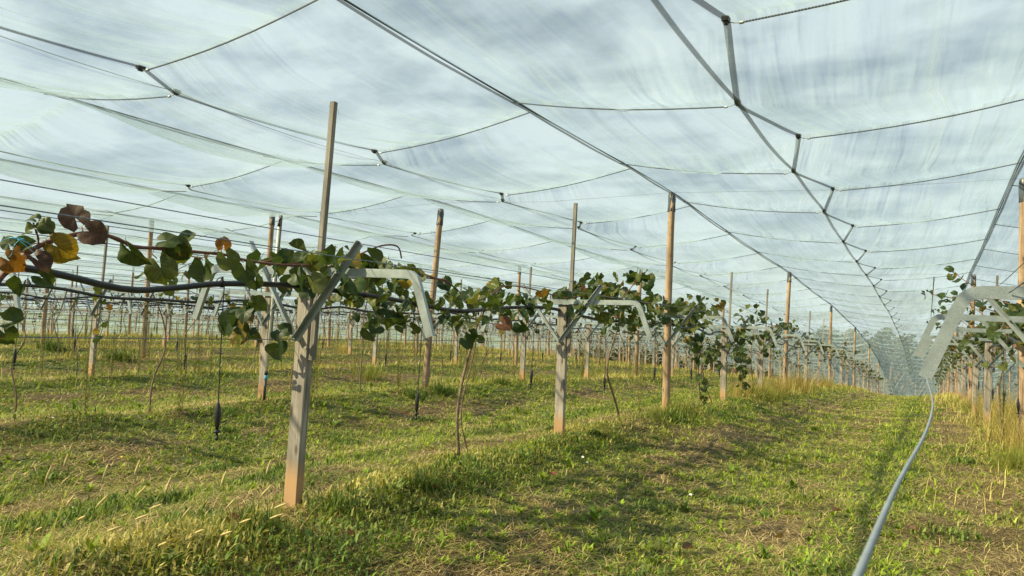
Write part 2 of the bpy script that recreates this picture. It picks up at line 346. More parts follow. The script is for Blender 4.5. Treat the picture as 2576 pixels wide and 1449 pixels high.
def leafmat(name, under=1.0, rough=0.5, trans=0.3):
    m, t = newmat(name)
    at = N(t, 'ShaderNodeAttribute', attribute_name='tint'); g = N(t, 'ShaderNodeNewGeometry')
    v = coords(t); n = noise(t, v, 40, 3); ht = n
    c = mixc(t, 0.55, at.outputs['Color'], ramp(t, n, [(0.3, (0.55,)*3), (0.7, (1.35,)*3)]), 'MULTIPLY')
    if under:                                     # midrib and side veins, and blotches that follow them
        uv = N(t, 'ShaderNodeUVMap'); sp = N(t, 'ShaderNodeSeparateXYZ'); t.links.new(uv.outputs[0], sp.inputs[0])
        ax = N(t, 'ShaderNodeMath', operation='ABSOLUTE'); t.links.new(sp.outputs[0], ax.inputs[0])
        mid_ = N(t, 'ShaderNodeMath', operation='LESS_THAN', i_1=0.018); t.links.new(ax.outputs[0], mid_.inputs[0])
        q1 = N(t, 'ShaderNodeMath', operation='MULTIPLY_ADD', i_1=-0.75); t.links.new(ax.outputs[0], q1.inputs[0]); t.links.new(sp.outputs[1], q1.inputs[2])
        q2 = N(t, 'ShaderNodeMath', operation='PINGPONG', i_1=0.075); t.links.new(q1.outputs[0], q2.inputs[0])
        q3 = N(t, 'ShaderNodeMath', operation='LESS_THAN', i_1=0.012); t.links.new(q2.outputs[0], q3.inputs[0])
        q4 = N(t, 'ShaderNodeMath', operation='MAXIMUM'); t.links.new(q3.outputs[0], q4.inputs[0]); t.links.new(mid_.outputs[0], q4.inputs[1])
        dk_ = mixc(t, 1.0, c, (0.45, 0.40, 0.35), 'MULTIPLY')
        vm = N(t, 'ShaderNodeMath', operation='MULTIPLY', i_1=0.55); t.links.new(q4.outputs[0], vm.inputs[0])
        c = mixc(t, vm.outputs[0], c, dk_)
        bl = noise(t, v, 14, 3); c = mixc(t, ramp(t, bl, [(0.58, (0,)*3), (0.75, (0.6,)*3)]), c, (0.13, 0.085, 0.03))
        ht = q2.outputs[0]
    cu = mixc(t, 0.5, c, (0.15, 0.17, 0.06)) if under else c
    cc = mixc(t, g.outputs['Backfacing'], c, cu)
    b = N(t, 'ShaderNodeBsdfPrincipled', i_Roughness=rough); t.links.new(cc, b.inputs['Base Color'])
    b.inputs['Specular IOR Level'].default_value = 0.3
    if under: t.links.new(bump(t, ht, 0.12, 0.02), b.inputs['Normal'])
    tl = N(t, 'ShaderNodeBsdfTranslucent'); t.links.new(mixc(t, 1.0, c, (1.5, 1.45, 0.6), 'MULTIPLY'), tl.inputs[0])
    ms = N(t, 'ShaderNodeMixShader', i_0=trans); t.links.new(b.outputs[0], ms.inputs[1]); t.links.new(tl.outputs[0], ms.inputs[2])
    out(t, ms.outputs[0]); return m
M_leaf = leafmat('vine_leaf'); M_grass = leafmat('grass_blade', 0, 0.6, 0.22)
def groundmat():
    m, t = newmat('orchard_floor')
    v = coords(t); a = noise(t, v, 1.1, 5, 0.6); b_ = noise(t, v, 9, 5, 0.65); f = noise(t, coords(t, (1, 1, 1)), 60, 4, 0.7)
    at = N(t, 'ShaderNodeAttribute', attribute_name='tint')
    dry = ramp(t, f, [(0.36, (0.025, 0.017, 0.006)), (0.54, (0.12, 0.082, 0.028)), (0.70, (0.36, 0.29, 0.11))])
    grn = ramp(t, f, [(0.36, (0.02, 0.03, 0.006)), (0.55, (0.08, 0.11, 0.015)), (0.75, (0.20, 0.24, 0.04))])
    sp = N(t, 'ShaderNodeSeparateXYZ'); t.links.new(at.outputs['Vector'], sp.inputs[0])
    mm = N(t, 'ShaderNodeMath', operation='MULTIPLY_ADD', i_1=0.7); t.links.new(b_, mm.inputs[0]); t.links.new(sp.outputs[1], mm.inputs[2])
    c = mixc(t, ramp(t, mm.outputs[0], [(0.62, (0, 0, 0)), (0.95, (1, 1, 1))]), dry, grn)
    b = N(t, 'ShaderNodeBsdfPrincipled', i_Roughness=0.95); t.links.new(c, b.inputs['Base Color'])
    t.links.new(bump(t, f, 1.0, 0.03), b.inputs['Normal']); out(t, b.outputs[0]); return m
M_ground = groundmat()

# ------------------------------------------------------------------ ground
def green_at(s, p):                             # 0 = dry thatch, 1 = lush green; lush strips run along the rows
    q = (p-4.31+2.675) % 5.35 - 2.675           # -2.67..2.67, >0 on the left side of a row
    band = 0.50*np.exp(-((q-1.45)/0.40)**2) + 0.30*np.exp(-((q+0.75)/0.35)**2) - 0.24*np.exp(-((q-0.45)/0.5)**2)
    band = band + 0.22*np.exp(-((np.abs(q)-2.9)/0.55)**2) - 0.10*np.exp(-((q+1.6)/0.4)**2)
    return 0.36 + band + (fbm(s*0.55, p*0.9, 21)-0.5)*0.8 + (fbm(s*2.3, p*2.6, 31)-0.5)*0.75
def axis(a, b, fn):
    o = [a]
    while o[-1] < b: o.append(o[-1]+fn(o[-1]))
    return np.array(o)
S = np.concatenate([[-700, -350, -150, -60, -25, -10], axis(-4, 30, lambda x: 0.16 if x < 22 else 0.4), axis(30.8, 200, lambda x: 1.2 if x < 70 else 4), [215, 230, 250, 275, 300, 330, 500, 800]])
P = np.concatenate([[-800, -450, -220, -120, -60], axis(-40, -4, lambda x: 2.0 if x < -12 else 0.5), axis(-3.4, 16, lambda x: 0.16), axis(16.4, 60, lambda x: 0.45), axis(62, 140, lambda x: 3), [180, 260, 400, 800]])
P = np.unique(P); S = np.unique(S)
SS, PP = np.meshgrid(S, P, indexing='ij'); ZZ = gz(SS, PP)
V = np.stack([-PP, SS, ZZ], -1).reshape(-1, 3); a_, b_ = SS.shape
I = np.arange(a_*b_).reshape(a_, b_)
F = np.stack([I[:-1, :-1], I[1:, :-1], I[1:, 1:], I[:-1, 1:]], -1).reshape(-1, 4)[:, ::-1]
gcol = np.clip(green_at(SS, PP), 0, 1).reshape(-1, 1).repeat(3, 1)
F = F[:, ::-1]
g_o = np_mesh('ground', V, [F], M_ground, col=gcol, smooth=True); tag(g_o, 'orchard floor of mown grass and dry thatch', kind='structure')

# ------------------------------------------------------------------ grass, weeds and straw (nobody could count the blades)
def blades(n, rmin, rmax, pw, kind):
    """random ground points in the wedge ahead, denser near; returns s, p, dist"""
    u = RNG.random(n); r = (rmin**pw + u*(rmax**pw-rmin**pw))**(1/pw)
    ang = R(-8) + RNG.random(n)*R(76)            # angle to the left of the row direction
    return r*np.cos(ang), r*np.sin(ang), r
def make_blades(s, p, L, W, lean, col, dirang, z0=0.0, curl=0.5, roll=None):
    n = len(s); dx_, dy_ = np.cos(dirang), np.sin(dirang)
    zb = gz(s, p) + z0 - 0.01
    base = np.stack([-p, s, zb], -1); D = np.stack([dx_, dy_, np.zeros(n)], -1); Wd = np.stack([-dy_, dx_, np.zeros(n)], -1)
    if roll is not None: a2 = roll; Wd = np.stack([np.cos(a2), np.sin(a2), np.zeros(n)], -1)
    h = np.cos(lean)[:, None]; l = np.sin(lean)[:, None]; L_ = L[:, None]; W_ = W[:, None]
    up = np.array([0, 0, 1.0])
    mid = base + (D*l + up*h)*L_*0.55
    le2 = np.minimum(lean + curl, 2.0); tip = mid + (D*np.sin(le2)[:, None] + up*np.cos(le2)[:, None])*L_*0.45
    V = np.empty((n, 5, 3)); V[:, 0] = base-Wd*W_*0.5; V[:, 1] = base+Wd*W_*0.5; V[:, 2] = mid+Wd*W_*0.42; V[:, 3] = mid-Wd*W_*0.42; V[:, 4] = tip
    i0 = np.arange(n)[:, None]*5
    return V.reshape(-1, 3), i0+np.array([[0, 1, 2, 3]]), i0+np.array([[3, 2, 4]]), np.repeat(col, 5, 0)
def cat_blades(name, parts, label, mat=M_grass):
    Vs, Q, T, C = [], [], [], []; k = 0
    for (v, q, t_, c) in parts: Vs.append(v); Q.append(q+k); T.append(t_+k); C.append(c); k += len(v)
    o = np_mesh(name, np.concatenate(Vs), [np.concatenate(Q), np.concatenate(T)], mat, col=np.concatenate(C))
    return tag(o, label, name.replace('_', ' '), kind='stuff')
def lerp(a, b, t): return np.array(a)*(1-t[:, None]) + np.array(b)*t[:, None]
GD, GL = (0.04, 0.08, 0.004), (0.36, 0.50, 0.015)      # dark and light green
def green_col(n, g, yel=0.0):
    t = np.clip(RNG.random(n)*0.8 + (RNG.random(n)-0.5)*0.4, 0, 1); c = lerp(GD, GL, t)
    y = np.clip(RNG.random(n)*0.9-0.25+yel, 0, 1); return c*(1-y[:, None]) + y[:, None]*lerp((0.17, 0.18, 0.03), (0.46, 0.40, 0.12), RNG.random(n))
parts = []; straw = []; forbs = []
# short green sward
def tussocks(nc, rmax, nb, pw, thr, lmin, lmax, wmul, yel):
    s, p, r = blades(nc, 3.6, rmax, pw, 0); gr = green_at(s, p)+(RNG.random(nc)-0.5)*0.25; keep = gr > thr
    s, p, r, gr = s[keep], p[keep], r[keep], gr[keep]; n = len(s); m = n*nb; q = lambda a: np.repeat(a, nb)
    big = q(0.45+RNG.random(n)**2*0.95)*(0.75+0.45*np.clip(q(gr), 0, 1)); sc = np.clip(q(r)/8, 0.85, 4)**0.7
    a = RNG.random(m)*6.28; rad = np.abs(RNG.normal(0, 0.022, m))*big*np.minimum(sc, 1.6); L = (lmin+(lmax-lmin)*RNG.random(m))*big*np.minimum(sc, 1.5)
    t = np.clip(q(RNG.random(n))*0.75+RNG.random(m)*0.35-0.05, 0, 1); c = lerp(GD, GL, t); y = np.clip(q(RNG.random(n)**2)*0.9-0.2+yel+RNG.random(m)*0.2, 0, 0.9)
    c = c*(1-y[:, None])+y[:, None]*lerp((0.22, 0.20, 0.03), (0.52, 0.44, 0.14), RNG.random(m))
    return make_blades(q(s)+rad*np.sin(a), q(p)-rad*np.cos(a), L, (0.0040+0.0045*RNG.random(m))*sc*wmul, np.clip(0.25+rad/0.035+RNG.random(m)*0.5, 0.1, 1.45), c, a)
parts.append(tussocks(100000, 70, 8, 0.75, 0.27, 0.04, 0.11, 1.0, 0.05))
parts.append(tussocks(22000, 40, 5, 0.9, 0.05, 0.025, 0.07, 1.0, 0.25))
# unmown strip at the foot of every row
rows = np.array([ROW_P[k] for k in range(-1, 14)])
nn = 130000; rk = RNG.choice(len(rows), nn, p=(lambda w: w/w.sum())(1/(1+np.abs(rows-2)))); u = RNG.random(nn)
s = 2+(70-2)*u**1.9; p = rows[rk] + RNG.normal(-0.15, 0.36, nn); r = np.hypot(s, p)
vis = (np.arctan2(p, s) < R(70)) & (np.arctan2(p, s) > R(-9)) & (r > 3.4)
dens = fbm(s*0.9, p*1.4, 77); vis &= RNG.random(nn) < np.clip((dens-0.42)*3.2, 0.06, 1)
s, p, r = s[vis], p[vis], r[vis]; n = len(s); sc = np.clip(r/9, 0.8, 4)**0.75
L = (0.05+0.15*RNG.random(n)**2)*(0.5+0.9*fbm(s*0.7, p, 5)); W = (0.003+0.003*RNG.random(n))*sc
yel = np.where(p > rows[rk][vis], 0.3, 0.0)+np.clip((r-12)/40, 0, 0.25)
parts.append(make_blades(s, p, L, W, 0.15+0.9*RNG.random(n)**1.3, green_col(n, None, yel), RNG.random(n)*6.28, curl=0.8))
cat_blades('grass', parts, 'short mown green grass over the orchard floor')
# dry straw lying on the ground
s, p, r = blades(430000, 3.6, 60, 0.7, 1); gr = green_at(s, p); keep = RNG.random(len(s)) < np.clip(1.25-gr*1.1, 0.15, 1)
s, p, r = s[keep], p[keep], r[keep]; n = len(s); sc = np.clip(r/9, 0.8, 4)**0.75
cs_ = lerp((0.12, 0.08, 0.025), (0.74, 0.59, 0.27), RNG.random(n)**1.3)
straw.append(make_blades(s, p, 0.05+0.13*RNG.random(n), (0.0032+0.0032*RNG.random(n))*sc, 1.15+0.4*RNG.random(n), cs_, RNG.random(n)*6.28, 0.018, 0.2))
cat_blades('dry_straw', straw, 'dry straw and cut grass lying between the green tufts')
# broad-leaved rosettes (plantain, dandelion, clover-like)
def rosettes(n, seed, rmax, size, lean0, lean1, cols, pw=0.9, thr=0.32, nl=8):
    s, p, r = blades(n, 3.6, rmax, pw, 2); gr = green_at(s, p)+(fbm(s*1.6, p*1.6, seed)-0.5)*0.6
    k = gr > thr; s, p, r = s[k], p[k], r[k]; n = len(s)
    s = np.repeat(s, nl)+RNG.normal(0, 0.006, n*nl); p = np.repeat(p, nl)+RNG.normal(0, 0.006, n*nl); rr = np.repeat(r, nl)
    szz = np.repeat(size*(0.5+RNG.random(n)**1.5), nl)*(0.6+0.6*RNG.random(n*nl))
    c = lerp(cols[0], cols[1], np.clip(np.repeat(RNG.random(n), nl)*0.8+RNG.random(n*nl)*0.25, 0, 1))
    return make_blades(s, p, szz, szz*(0.20+0.14*RNG.random(n*nl)), lean0+(lean1-lean0)*RNG.random(n*nl), c, RNG.random(n*nl)*6.28, 0.004, 0.45)
forbs.append(rosettes(13000, 41, 34, 0.060, 0.4, 1.3, ((0.06, 0.12, 0.008), (0.32, 0.44, 0.03)), thr=0.3, nl=8))
forbs.append(rosettes(34000, 51, 40, 0.040, 0.5, 1.3, ((0.05, 0.10, 0.012), (0.24, 0.34, 0.04)), thr=0.2, nl=6))
forbs.append(rosettes(260, 61, 22, 0.12, 0.25, 1.1, ((0.06, 0.12, 0.012), (0.26, 0.36, 0.04)), thr=0.35, nl=10))
cat_blades('ground_cover', forbs, 'broad-leaved weeds and clover growing among the grass')
# dark rank weeds at the foot of the front row
rk_parts = []
def rank(cs, cp, rs, rp, n, hmax, cols):
    s = cs+RNG.normal(0, rs, n); p = cp+RNG.normal(0, rp, n); e = np.exp(-((s-cs)/rs)**2*0.5-((p-cp)/rp)**2*0.5)
    zz_ = RNG.random(n)*hmax*e
    c = lerp(cols[0], cols[1], RNG.random(n)**1.2); L_ = 0.025+0.06*RNG.random(n)
    return make_blades(s, p, L_, L_*(0.10+0.20*RNG.random(n)), RNG.random(n)*1.5, c*(0.55+0.9*(fbm(s*3.3, p*4.1, 91)))[:, None], RNG.random(n)*6.28, zz_, 0.5)
dk = ((0.045, 0.085, 0.015), (0.19, 0.28, 0.04)); yl = ((0.18, 0.19, 0.03), (0.50, 0.42, 0.14)); bz = ((0.08, 0.12, 0.02), (0.33, 0.36, 0.08))
for (cs, cp, rs, rp, n, h, c) in [(3.5, 3.55, 0.6, 0.22, 3200, 0.28, dk), (4.6, 3.75, 0.5, 0.22, 2600, 0.26, bz), (2.9, 3.9, 0.5, 0.25, 2400, 0.2, yl), (5.9, 3.8, 0.45, 0.2, 2200, 0.26, dk),
        (6.6, 3.95, 0.4, 0.22, 1600, 0.22, bz), (8.3, 3.75, 0.7, 0.22, 2200, 0.22, dk), (9.8, 3.85, 0.6, 0.22, 1600, 0.22, bz), (11.5, 3.9, 0.7, 0.25, 1600, 0.24, bz), (13.2, 3.8, 0.5, 0.25, 1500, 0.34, bz),
        (14.4, 3.7, 0.5, 0.3, 1500, 0.36, dk), (17.3, 3.8, 0.9, 0.3, 1600, 0.3, dk), (20.3, 3.7, 1.2, 0.3, 1700, 0.35, yl), (8.7, 8.9, 0.6, 0.3, 900, 0.25, dk), (12.6, 9.3, 0.6, 0.3, 900, 0.35, dk),
        (4.9, 9.0, 0.8, 0.3, 1200, 0.3, dk), (2.8, 8.6, 0.9, 0.3, 1300, 0.32, dk), (16.5, 9.4, 0.7, 0.3, 900, 0.35, dk), (6.6, 14.6, 1.0, 0.4, 900, 0.3, dk), (10.5, 14.5, 1.0, 0.4, 900, 0.35, dk)]:
    rk_parts.append(rank(cs, cp+RNG.normal(0, 0.12), rs*0.8, rp*1.2, int(n*0.5), h*0.75, c)); rk_parts.append(rank(cs+RNG.normal(0, 0.5), cp+0.25, rs, rp*1.3, int(n*0.35), h*0.5, (yl, bz)[n % 2]))
for k in range(2, 13):                          # rough growth below the further rows
    for j in range(8):
        cs = random.uniform(4, 50); rk_parts.append(rank(cs, ROW_P[k]-0.2, 1.6, 0.35, 420, random.uniform(0.25, 0.6), random.choice([dk, yl, yl, bz])))
rq = np.random.default_rng(5)
for i in range(150):                            # low dark clumps of forbs in the mown lanes
    rr_ = 4+26*rq.random()**1.5; an_ = R(-6)+rq.random()*R(70); cs, cp = rr_*math.cos(an_), rr_*math.sin(an_)
    rk_parts.append(rank(cs, cp, 0.10+0.22*rq.random(), 0.08+0.16*rq.random(), int(160+260*rq.random()), 0.07, dk if i % 3 else bz))
for k in range(1, 5):                           # lush strip in the hollow on the left of each row
    for i in range(26):
        cs = 3+30*rq.random(); rk_parts.append(rank(cs, ROW_P[k]+1.45+rq.normal(0, .12), 0.55, 0.15, 340, 0.10, dk))
n = 95000; rw = np.array([ROW_P[k] for k in range(0, 13)]); kk = RNG.integers(0, len(rw), n); s = RNG.uniform(3, 60, n); p = rw[kk]+RNG.normal(0.1, 0.5, n)
dn = fbm(s*0.5, p*0.8, 55); ok = (np.arctan2(p, s) < R(68)) & (RNG.random(n) < np.clip((dn-0.35)*3, 0.1, 1)) & ((kk > 2) | (s > 21) | ((kk == 0) & (s > 7)) | ((kk == 2) & (s > 14))); s, p = s[ok], p[ok]; n = len(s); r = np.hypot(s, p)
cgl = lerp((0.20, 0.22, 0.03), (0.60, 0.50, 0.17), np.clip(RNG.random(n)*0.8+(fbm(s*0.8, p, 66)-0.4)*0.9, 0, 1))
rk_parts.append(make_blades(s, p, 0.14+0.34*RNG.random(n)**1.5, (0.006+0.004*RNG.random(n))*np.clip(r/10, 1, 4)**0.7, 0.1+0.7*RNG.random(n), cgl, RNG.random(n)*6.28, curl=0.9))
cat_blades('rank_weeds', rk_parts, 'rank leafy weeds left unmown along the foot of the rows')

# ------------------------------------------------------------------ trellis posts
def angle_prof(w, th): return [(0, 0), (w, 0), (w, th), (th, th), (th, w), (0, w)]
def chan(w, d, th):
    d = -d; th_ = th; return [(0, -w/2), (d, -w/2), (d, -w/2+th), (-th, -w/2+th), (-th, w/2-th), (d, w/2-th), (d, w/2), (0, w/2)]
BEAM = 1.85; Y1 = Vector((0, 1, 0))
def arm_path(Lb=1.05, tip=0.18, drop=0.43):
    pts = [(-Lb-tip, -drop), (-Lb-0.040, -0.075), (-Lb-0.014, -0.028), (-Lb+0.02, -0.006), (-Lb+0.06, 0)]
    return [Vector((x, 0, z)) for x, z in pts]
def crossarm(parent, y, w=0.062, d=0.03):
    l = arm_path(); r = [Vector((-q.x, 0, q.z)) for q in reversed(l)]
    b = MB(); b.sweep([q+Vector((0, y, BEAM)) for q in l+r], chan(w, d, 0.006), True, -Y1); return b.build('crossarm', M_galv, parent)
def braces(parent, y):
    for sg in (-1, 1):
        b = MB(); a = Vector((sg*0.015, y-0.012*(sg+1), BEAM-0.53)); e = Vector((sg*0.59, y-0.012*(sg+1), BEAM+0.215))
        t_ = (e-a).normalized(); nrm = Vector((t_.z, 0, -t_.x))*(1)
        wv = nrm*0.05; th = 0.006
        # L section: a flat flange facing the viewer and a lip along its upper edge
        for (o1, o2, dpt) in ((-0.5, 0.5, th), ):
            c0 = a; vs = []
            for q in (a, e):
                for (k1, k2) in ((-0.025, 0), (0.025, 0), (0.025, th), (-0.025, th)): vs.append(q+nrm*k1+Vector((0, -k2, 0)))
            b.add(vs, [(0, 1, 2, 3), (7, 6, 5, 4), (0, 4, 5, 1), (1, 5, 6, 2), (2, 6, 7, 3), (3, 7, 4, 0)])
        vs = []; s2 = 0.025*(-1 if sg < 0 else 1)*-1
        for q in (a, e):
            for (k1, k2) in ((s2, 0.006), (s2+0.006*(1 if s2 < 0 else -1), 0.006), (s2+0.006*(1 if s2 < 0 else -1), 0.042), (s2, 0.042)): vs.append(q+nrm*k1+Vector((0, -k2, 0)))
        b.add(vs, [(0, 1, 2, 3), (7, 6, 5, 4), (0, 4, 5, 1), (1, 5, 6, 2), (2, 6, 7, 3), (3, 7, 4, 0)])
        b.build('brace', M_galv, parent)
def bolt(parent, x, y, z):
    b = MB(); b.tube([(x, y+0.01, z), (x, y-0.012, z)], 0.014, 6, up=Vector((0, 0, 1))); b.tube([(x, y-0.012, z), (x, y-0.03, z)], 0.007, 6, up=Vector((0, 0, 1))); b.build('bolt', M_galv, parent)
def square_post_mesh(b):
    n = 9; zs = np.linspace(-0.35, BEAM-0.035, n)
    b.sweep([(0.004*math.sin(k*1.7), 0.003*math.cos(k*2.1), z) for k, z in enumerate(zs)], [(-0.035, -0.062), (-0.031, -0.066), (0.031, -0.066), (0.035, -0.062), (0.035, 0.062), (0.031, 0.066), (-0.031, 0.066), (-0.035, 0.062)], True, Y1)
def lath_mesh(b):
    b.sweep([(0.096, 0.0, 1.17), (0.102, 0.0, 1.8), (0.112, 0.004, 2.5), (0.128, 0.0, 3.18)], [(-0.020, -0.021), (0.020, -0.021), (0.020, 0.021), (-0.020, 0.021)], True, Y1)
def pole_mesh(b, h=4.18):
    n = 16; random.seed(3); seg = 14; vs = []
    zs = np.linspace(-0.35, h, n)
    for k, z in enumerate(zs):
        r_ = 0.078-0.016*k/(n-1); ox = 0.01*math.sin(k*0.55); oy = 0.008*math.cos(k*0.7)
        for j in range(seg):
            a = 2*math.pi*j/seg; rr = r_*(1+0.04*math.sin(a*3+k*1.3)+random.uniform(-.02, .02)); vs.append((ox+rr*math.cos(a), oy+rr*math.sin(a), z))
    b.add(vs, [(i*seg+j, i*seg+(j+1) % seg, (i+1)*seg+(j+1) % seg, (i+1)*seg+j) for i in range(n-1) for j in range(seg)]+[tuple(range((n-1)*seg, n*seg))])
def cap_mesh(b, h=4.18):
    seg = 14; prof = [(0.071, h-0.34), (0.074, h-0.33), (0.070, h-0.2), (0.073, h-0.1), (0.066, h), (0.05, h+0.03)]; vs = []
    for i, (r_, z) in enumerate(prof):
        for j in range(seg):
            a = 2*math.pi*j/seg; rr = r_*(1+0.06*math.sin(a*5+i*2)); vs.append((0.006+rr*math.cos(a), rr*math.sin(a), z))
    b.add(vs, [(i*seg+j, i*seg+(j+1) % seg, (i+1)*seg+(j+1) % seg, (i+1)*seg+j) for i in range(len(prof)-1) for j in range(seg)]+[tuple(range((len(prof)-1)*seg, len(prof)*seg))])
def proto_post():
    e = empty('trellis_post', (0, 0, -60))
    b = MB(); square_post_mesh(b); b.build('post', M_post, e)
    b = MB(); lath_mesh(b); b.build('lath', M_lath, e)
    crossarm(e, -0.068); braces(e, -0.072); bolt(e, 0, -0.10, BEAM-0.53); bolt(e, -0.40, -0.09, BEAM-0.01); bolt(e, 0.40, -0.11, BEAM-0.01)
    return e
def proto_pole():
    e = empty('net_pole', (0, 0, -60))
    b = MB(); pole_mesh(b); b.build('pole', M_pole, e, True)
    b = MB(); cap_mesh(b); b.build('cap', M_cap, e, True)
    crossarm(e, -0.104); braces(e, -0.107); bolt(e, 0, -0.135, BEAM-0.53)
    return e
def low_beam(b, y):                             # plain bars for the far copies
    l = arm_path(); r = [Vector((-q.x, 0, q.z)) for q in reversed(l)]
    b.sweep([q+Vector((0, y, BEAM)) for q in l+r], [(0, -0.031), (0.03, -0.031), (0.03, 0.031), (0, 0.031)], True, -Y1)
    for sg in (-1, 1): b.sweep([(sg*0.01, y-0.04, BEAM-0.53), (sg*0.59, y-0.04, BEAM+0.215)], [(-0.01, -0.025), (0.01, -0.025), (0.01, 0.025), (-0.01, 0.025)], True, Y1)
def far_mesh(kind):
    b = MB(); w = MB()
    if kind == 'post': square_post_mesh(b); lath_mesh(b)
    else: pole_mesh(b)
    nf = len(b.f); low_beam(b, -0.05)
    me = bpy.data.meshes.new('far_'+kind); me.from_pydata(b.v, [], b.f); me.materials.append(M_post if kind == 'post' else M_pole); me.materials.append(M_galv)
    for i in range(nf, len(b.f)): me.polygons[i].material_index = 1
    if kind == 'pole':
        for pl in me.polygons:
            if pl.index < nf and pl.center.z > 3.85: pl.material_index = 2
        me.materials.append(M_cap)
    return me
PP0 = proto_post(); PO0 = proto_pole()
ME_FP = far_mesh('post'); ME_FO = far_mesh('pole')
SMAX = 108
def post_s(k):
    out_ = []; j = -1; s = 0.2 if k else 0.1
    base = {0: 0.0, 1: 0.0, 2: -0.4, 3: -0.1}.get(k, random.uniform(-0.3, 0.3))
    # every third support is a tall pole: s = 0.2 post? 4.23, 8.95 posts, 13.7 pole, ...
    i = -1
    while True:
        s = 13.7 + base + 4.5*(i-2)
        if s > SMAX: break
        if s > -6: out_.append((s, (i-2) % 3 == 0))
        i += 1
    return out_
cands = []
for k in range(-3, 19):
    p = ROW_P[k]; cnt = {True: 0, False: 0}
    for (s, ispole) in post_s(k):
        r_ = math.hypot(s, p); ang = math.degrees(math.atan2(p, s)) if r_ > 0 else 0
        if s < 1.5: continue
        if ang > 66.5 or ang < -16 or (k < 0 and ang < -7): continue
        cnt[ispole] += 1
        cands.append((r_, k, s, ispole, cnt[ispole]))
cands.sort()
SPECIAL = {}
np_, nq = 0, 0; far_v = []; usedP = usedQ = False
LEAN = {}
rest = MB(); rest_mats = []
GRP_P = 'trellis posts with crossarms set along the vine rows'; GRP_Q = 'tall round poles that carry the hail net'
for (r_, k, s, ispole, idx) in cands:
    p = ROW_P[k]; gzv = float(gbase(s, p)) - (0.0 if r_ > 14 else 0.0)
    if k == 1 and s < 6: s = 4.23
    elif k == 1 and s < 10 and not ispole: s = 8.95
    elif k == 0 and s < 6 : s = 4.62
    full = r_ < 36
    if ispole:
        nq += 1
        if nq > 290: continue
        lab = '%s round wooden net pole from the near end of %s' % (ordn(idx), rowname(k))
        if full:
            o = PO0 if not usedQ else copy_tree(PO0); usedQ = True
        else:
            o = bpy.data.objects.new('net_pole', ME_FO); COL.objects.link(o)
        tag(o, lab, 'pole', GRP_Q)
    else:
        np_ += 1
        if np_ > 290: far_v.append((k, s)); continue
        lab = '%s square timber trellis post from the near end of %s' % (ordn(idx), rowname(k))
        if full:
            o = PP0 if not usedP else copy_tree(PP0); usedP = True
        else:
            o = bpy.data.objects.new('trellis_post', ME_FP); COL.objects.link(o)
        tag(o, lab, 'post', GRP_P)
    rnd = random.Random(k*1000+idx*7+ispole)
    o.location = (-p + rnd.uniform(-.05, .05)*(r_ > 12), s, gzv)
    lx, ly = rnd.uniform(-.012, .012), rnd.uniform(-.012, .018)
    if k == 1 and s < 5: lx, ly = 0.0, 0.018
    if k == 2 and ispole and s < 15: ly = 0.05; o.location.z -= 0.2
    o.rotation_euler = (lx, ly, rnd.uniform(-.03, .03))
    if k == 1 and s < 10 and not ispole: o.rotation_euler.z = 0; o.location.x += 0.065
    if k == 0 and 12 < s < 15: o.location.x += 0.2
    if k == 0 and s < 6: o.rotation_euler = (0, 0.0, 0); o.location = (1.215, 4.3, -0.085)
if far_v:
    b = MB(); nf0 = []
    src = [(v.co.copy()) for v in ME_FP.vertices]; sf = [tuple(pl.vertices) for pl in ME_FP.polygons]; mi = [pl.material_index for pl in ME_FP.polygons]
    mis = []
    for (k, s) in far_v:
        off = Vector((-ROW_P[k], s, float(gbase(s, ROW_P[k])))); b.add([q+off for q in src], sf); mis += mi
    o = b.build('far_trellis_posts', M_post); o.data.materials.append(M_galv); o.data.polygons.foreach_set('material_index', mis)
    tag(o, 'crowd of far trellis posts and crossarms at the ends of the rows', 'posts', kind='stuff')
print('posts', np_, 'poles', nq, 'far', len(far_v))

# ------------------------------------------------------------------ wires and water pipes
def zrow(s, p, h): return float(gbase(s, p))+1.5+h
def run_wire(name, p, h, rad, label, cat, group, mat, s0=-3.5, s1=70, sag=0.03, step=2.25, seg=4, wob=0.0, seed=0):
    rnd = random.Random(seed); pts = []; s = s0
    ph = 13.7
    while s <= s1:
        f = ((s-ph)/4.5) % 1.0; z = zrow(s, p, h) - sag*math.sin(math.pi*f) + (rnd.uniform(-wob, wob))
        pts.append((-p, s, z)); s += step if s < 40 else step*2
    b = MB(); b.tube(pts, rad, seg); o = b.build(name, mat); return tag(o, label, cat, group)
WPOS = [(-1.08, .40, 'right crossarm ends'), (-0.6, .575, 'right brace tips'), (0.0, .40, 'post heads'), (0.6, .575, 'left brace tips'), (1.08, .40, 'left crossarm ends'), (0.05, -.17, 'foot of the braces')]
for k in range(0, 12):
    near_k = k < 4
    for wi, (L_, h_, where) in enumerate(WPOS):
        if not near_k and wi in (2, ): continue
        rr = 0.003 if near_k else 0.0038
        run_wire('trellis_wire', ROW_P[k]+L_, h_, rr, 'steel wire along the %s of %s' % (where, rowname(k)), 'wire', 'steel wires strung along the vine rows', M_wire,
                 s1=60 if k < 6 else 75, s0=-3.5 if k else 4.6, sag=0.02, seg=4)
HOSE1 = [(-3.0, .26), (-1, .3), (0.6, .24), (2.1, .205), (2.76, .12), (3.1, .145), (3.52, .205), (4.23, .235), (5.3, .2), (6.47, .13), (7.3, .195), (8.3, .25), (8.95, .24), (9.9, .17), (10.8, .14), (11.8, .2), (12.6, .15), (13.7, .24)]
from mathutils import noise as mn
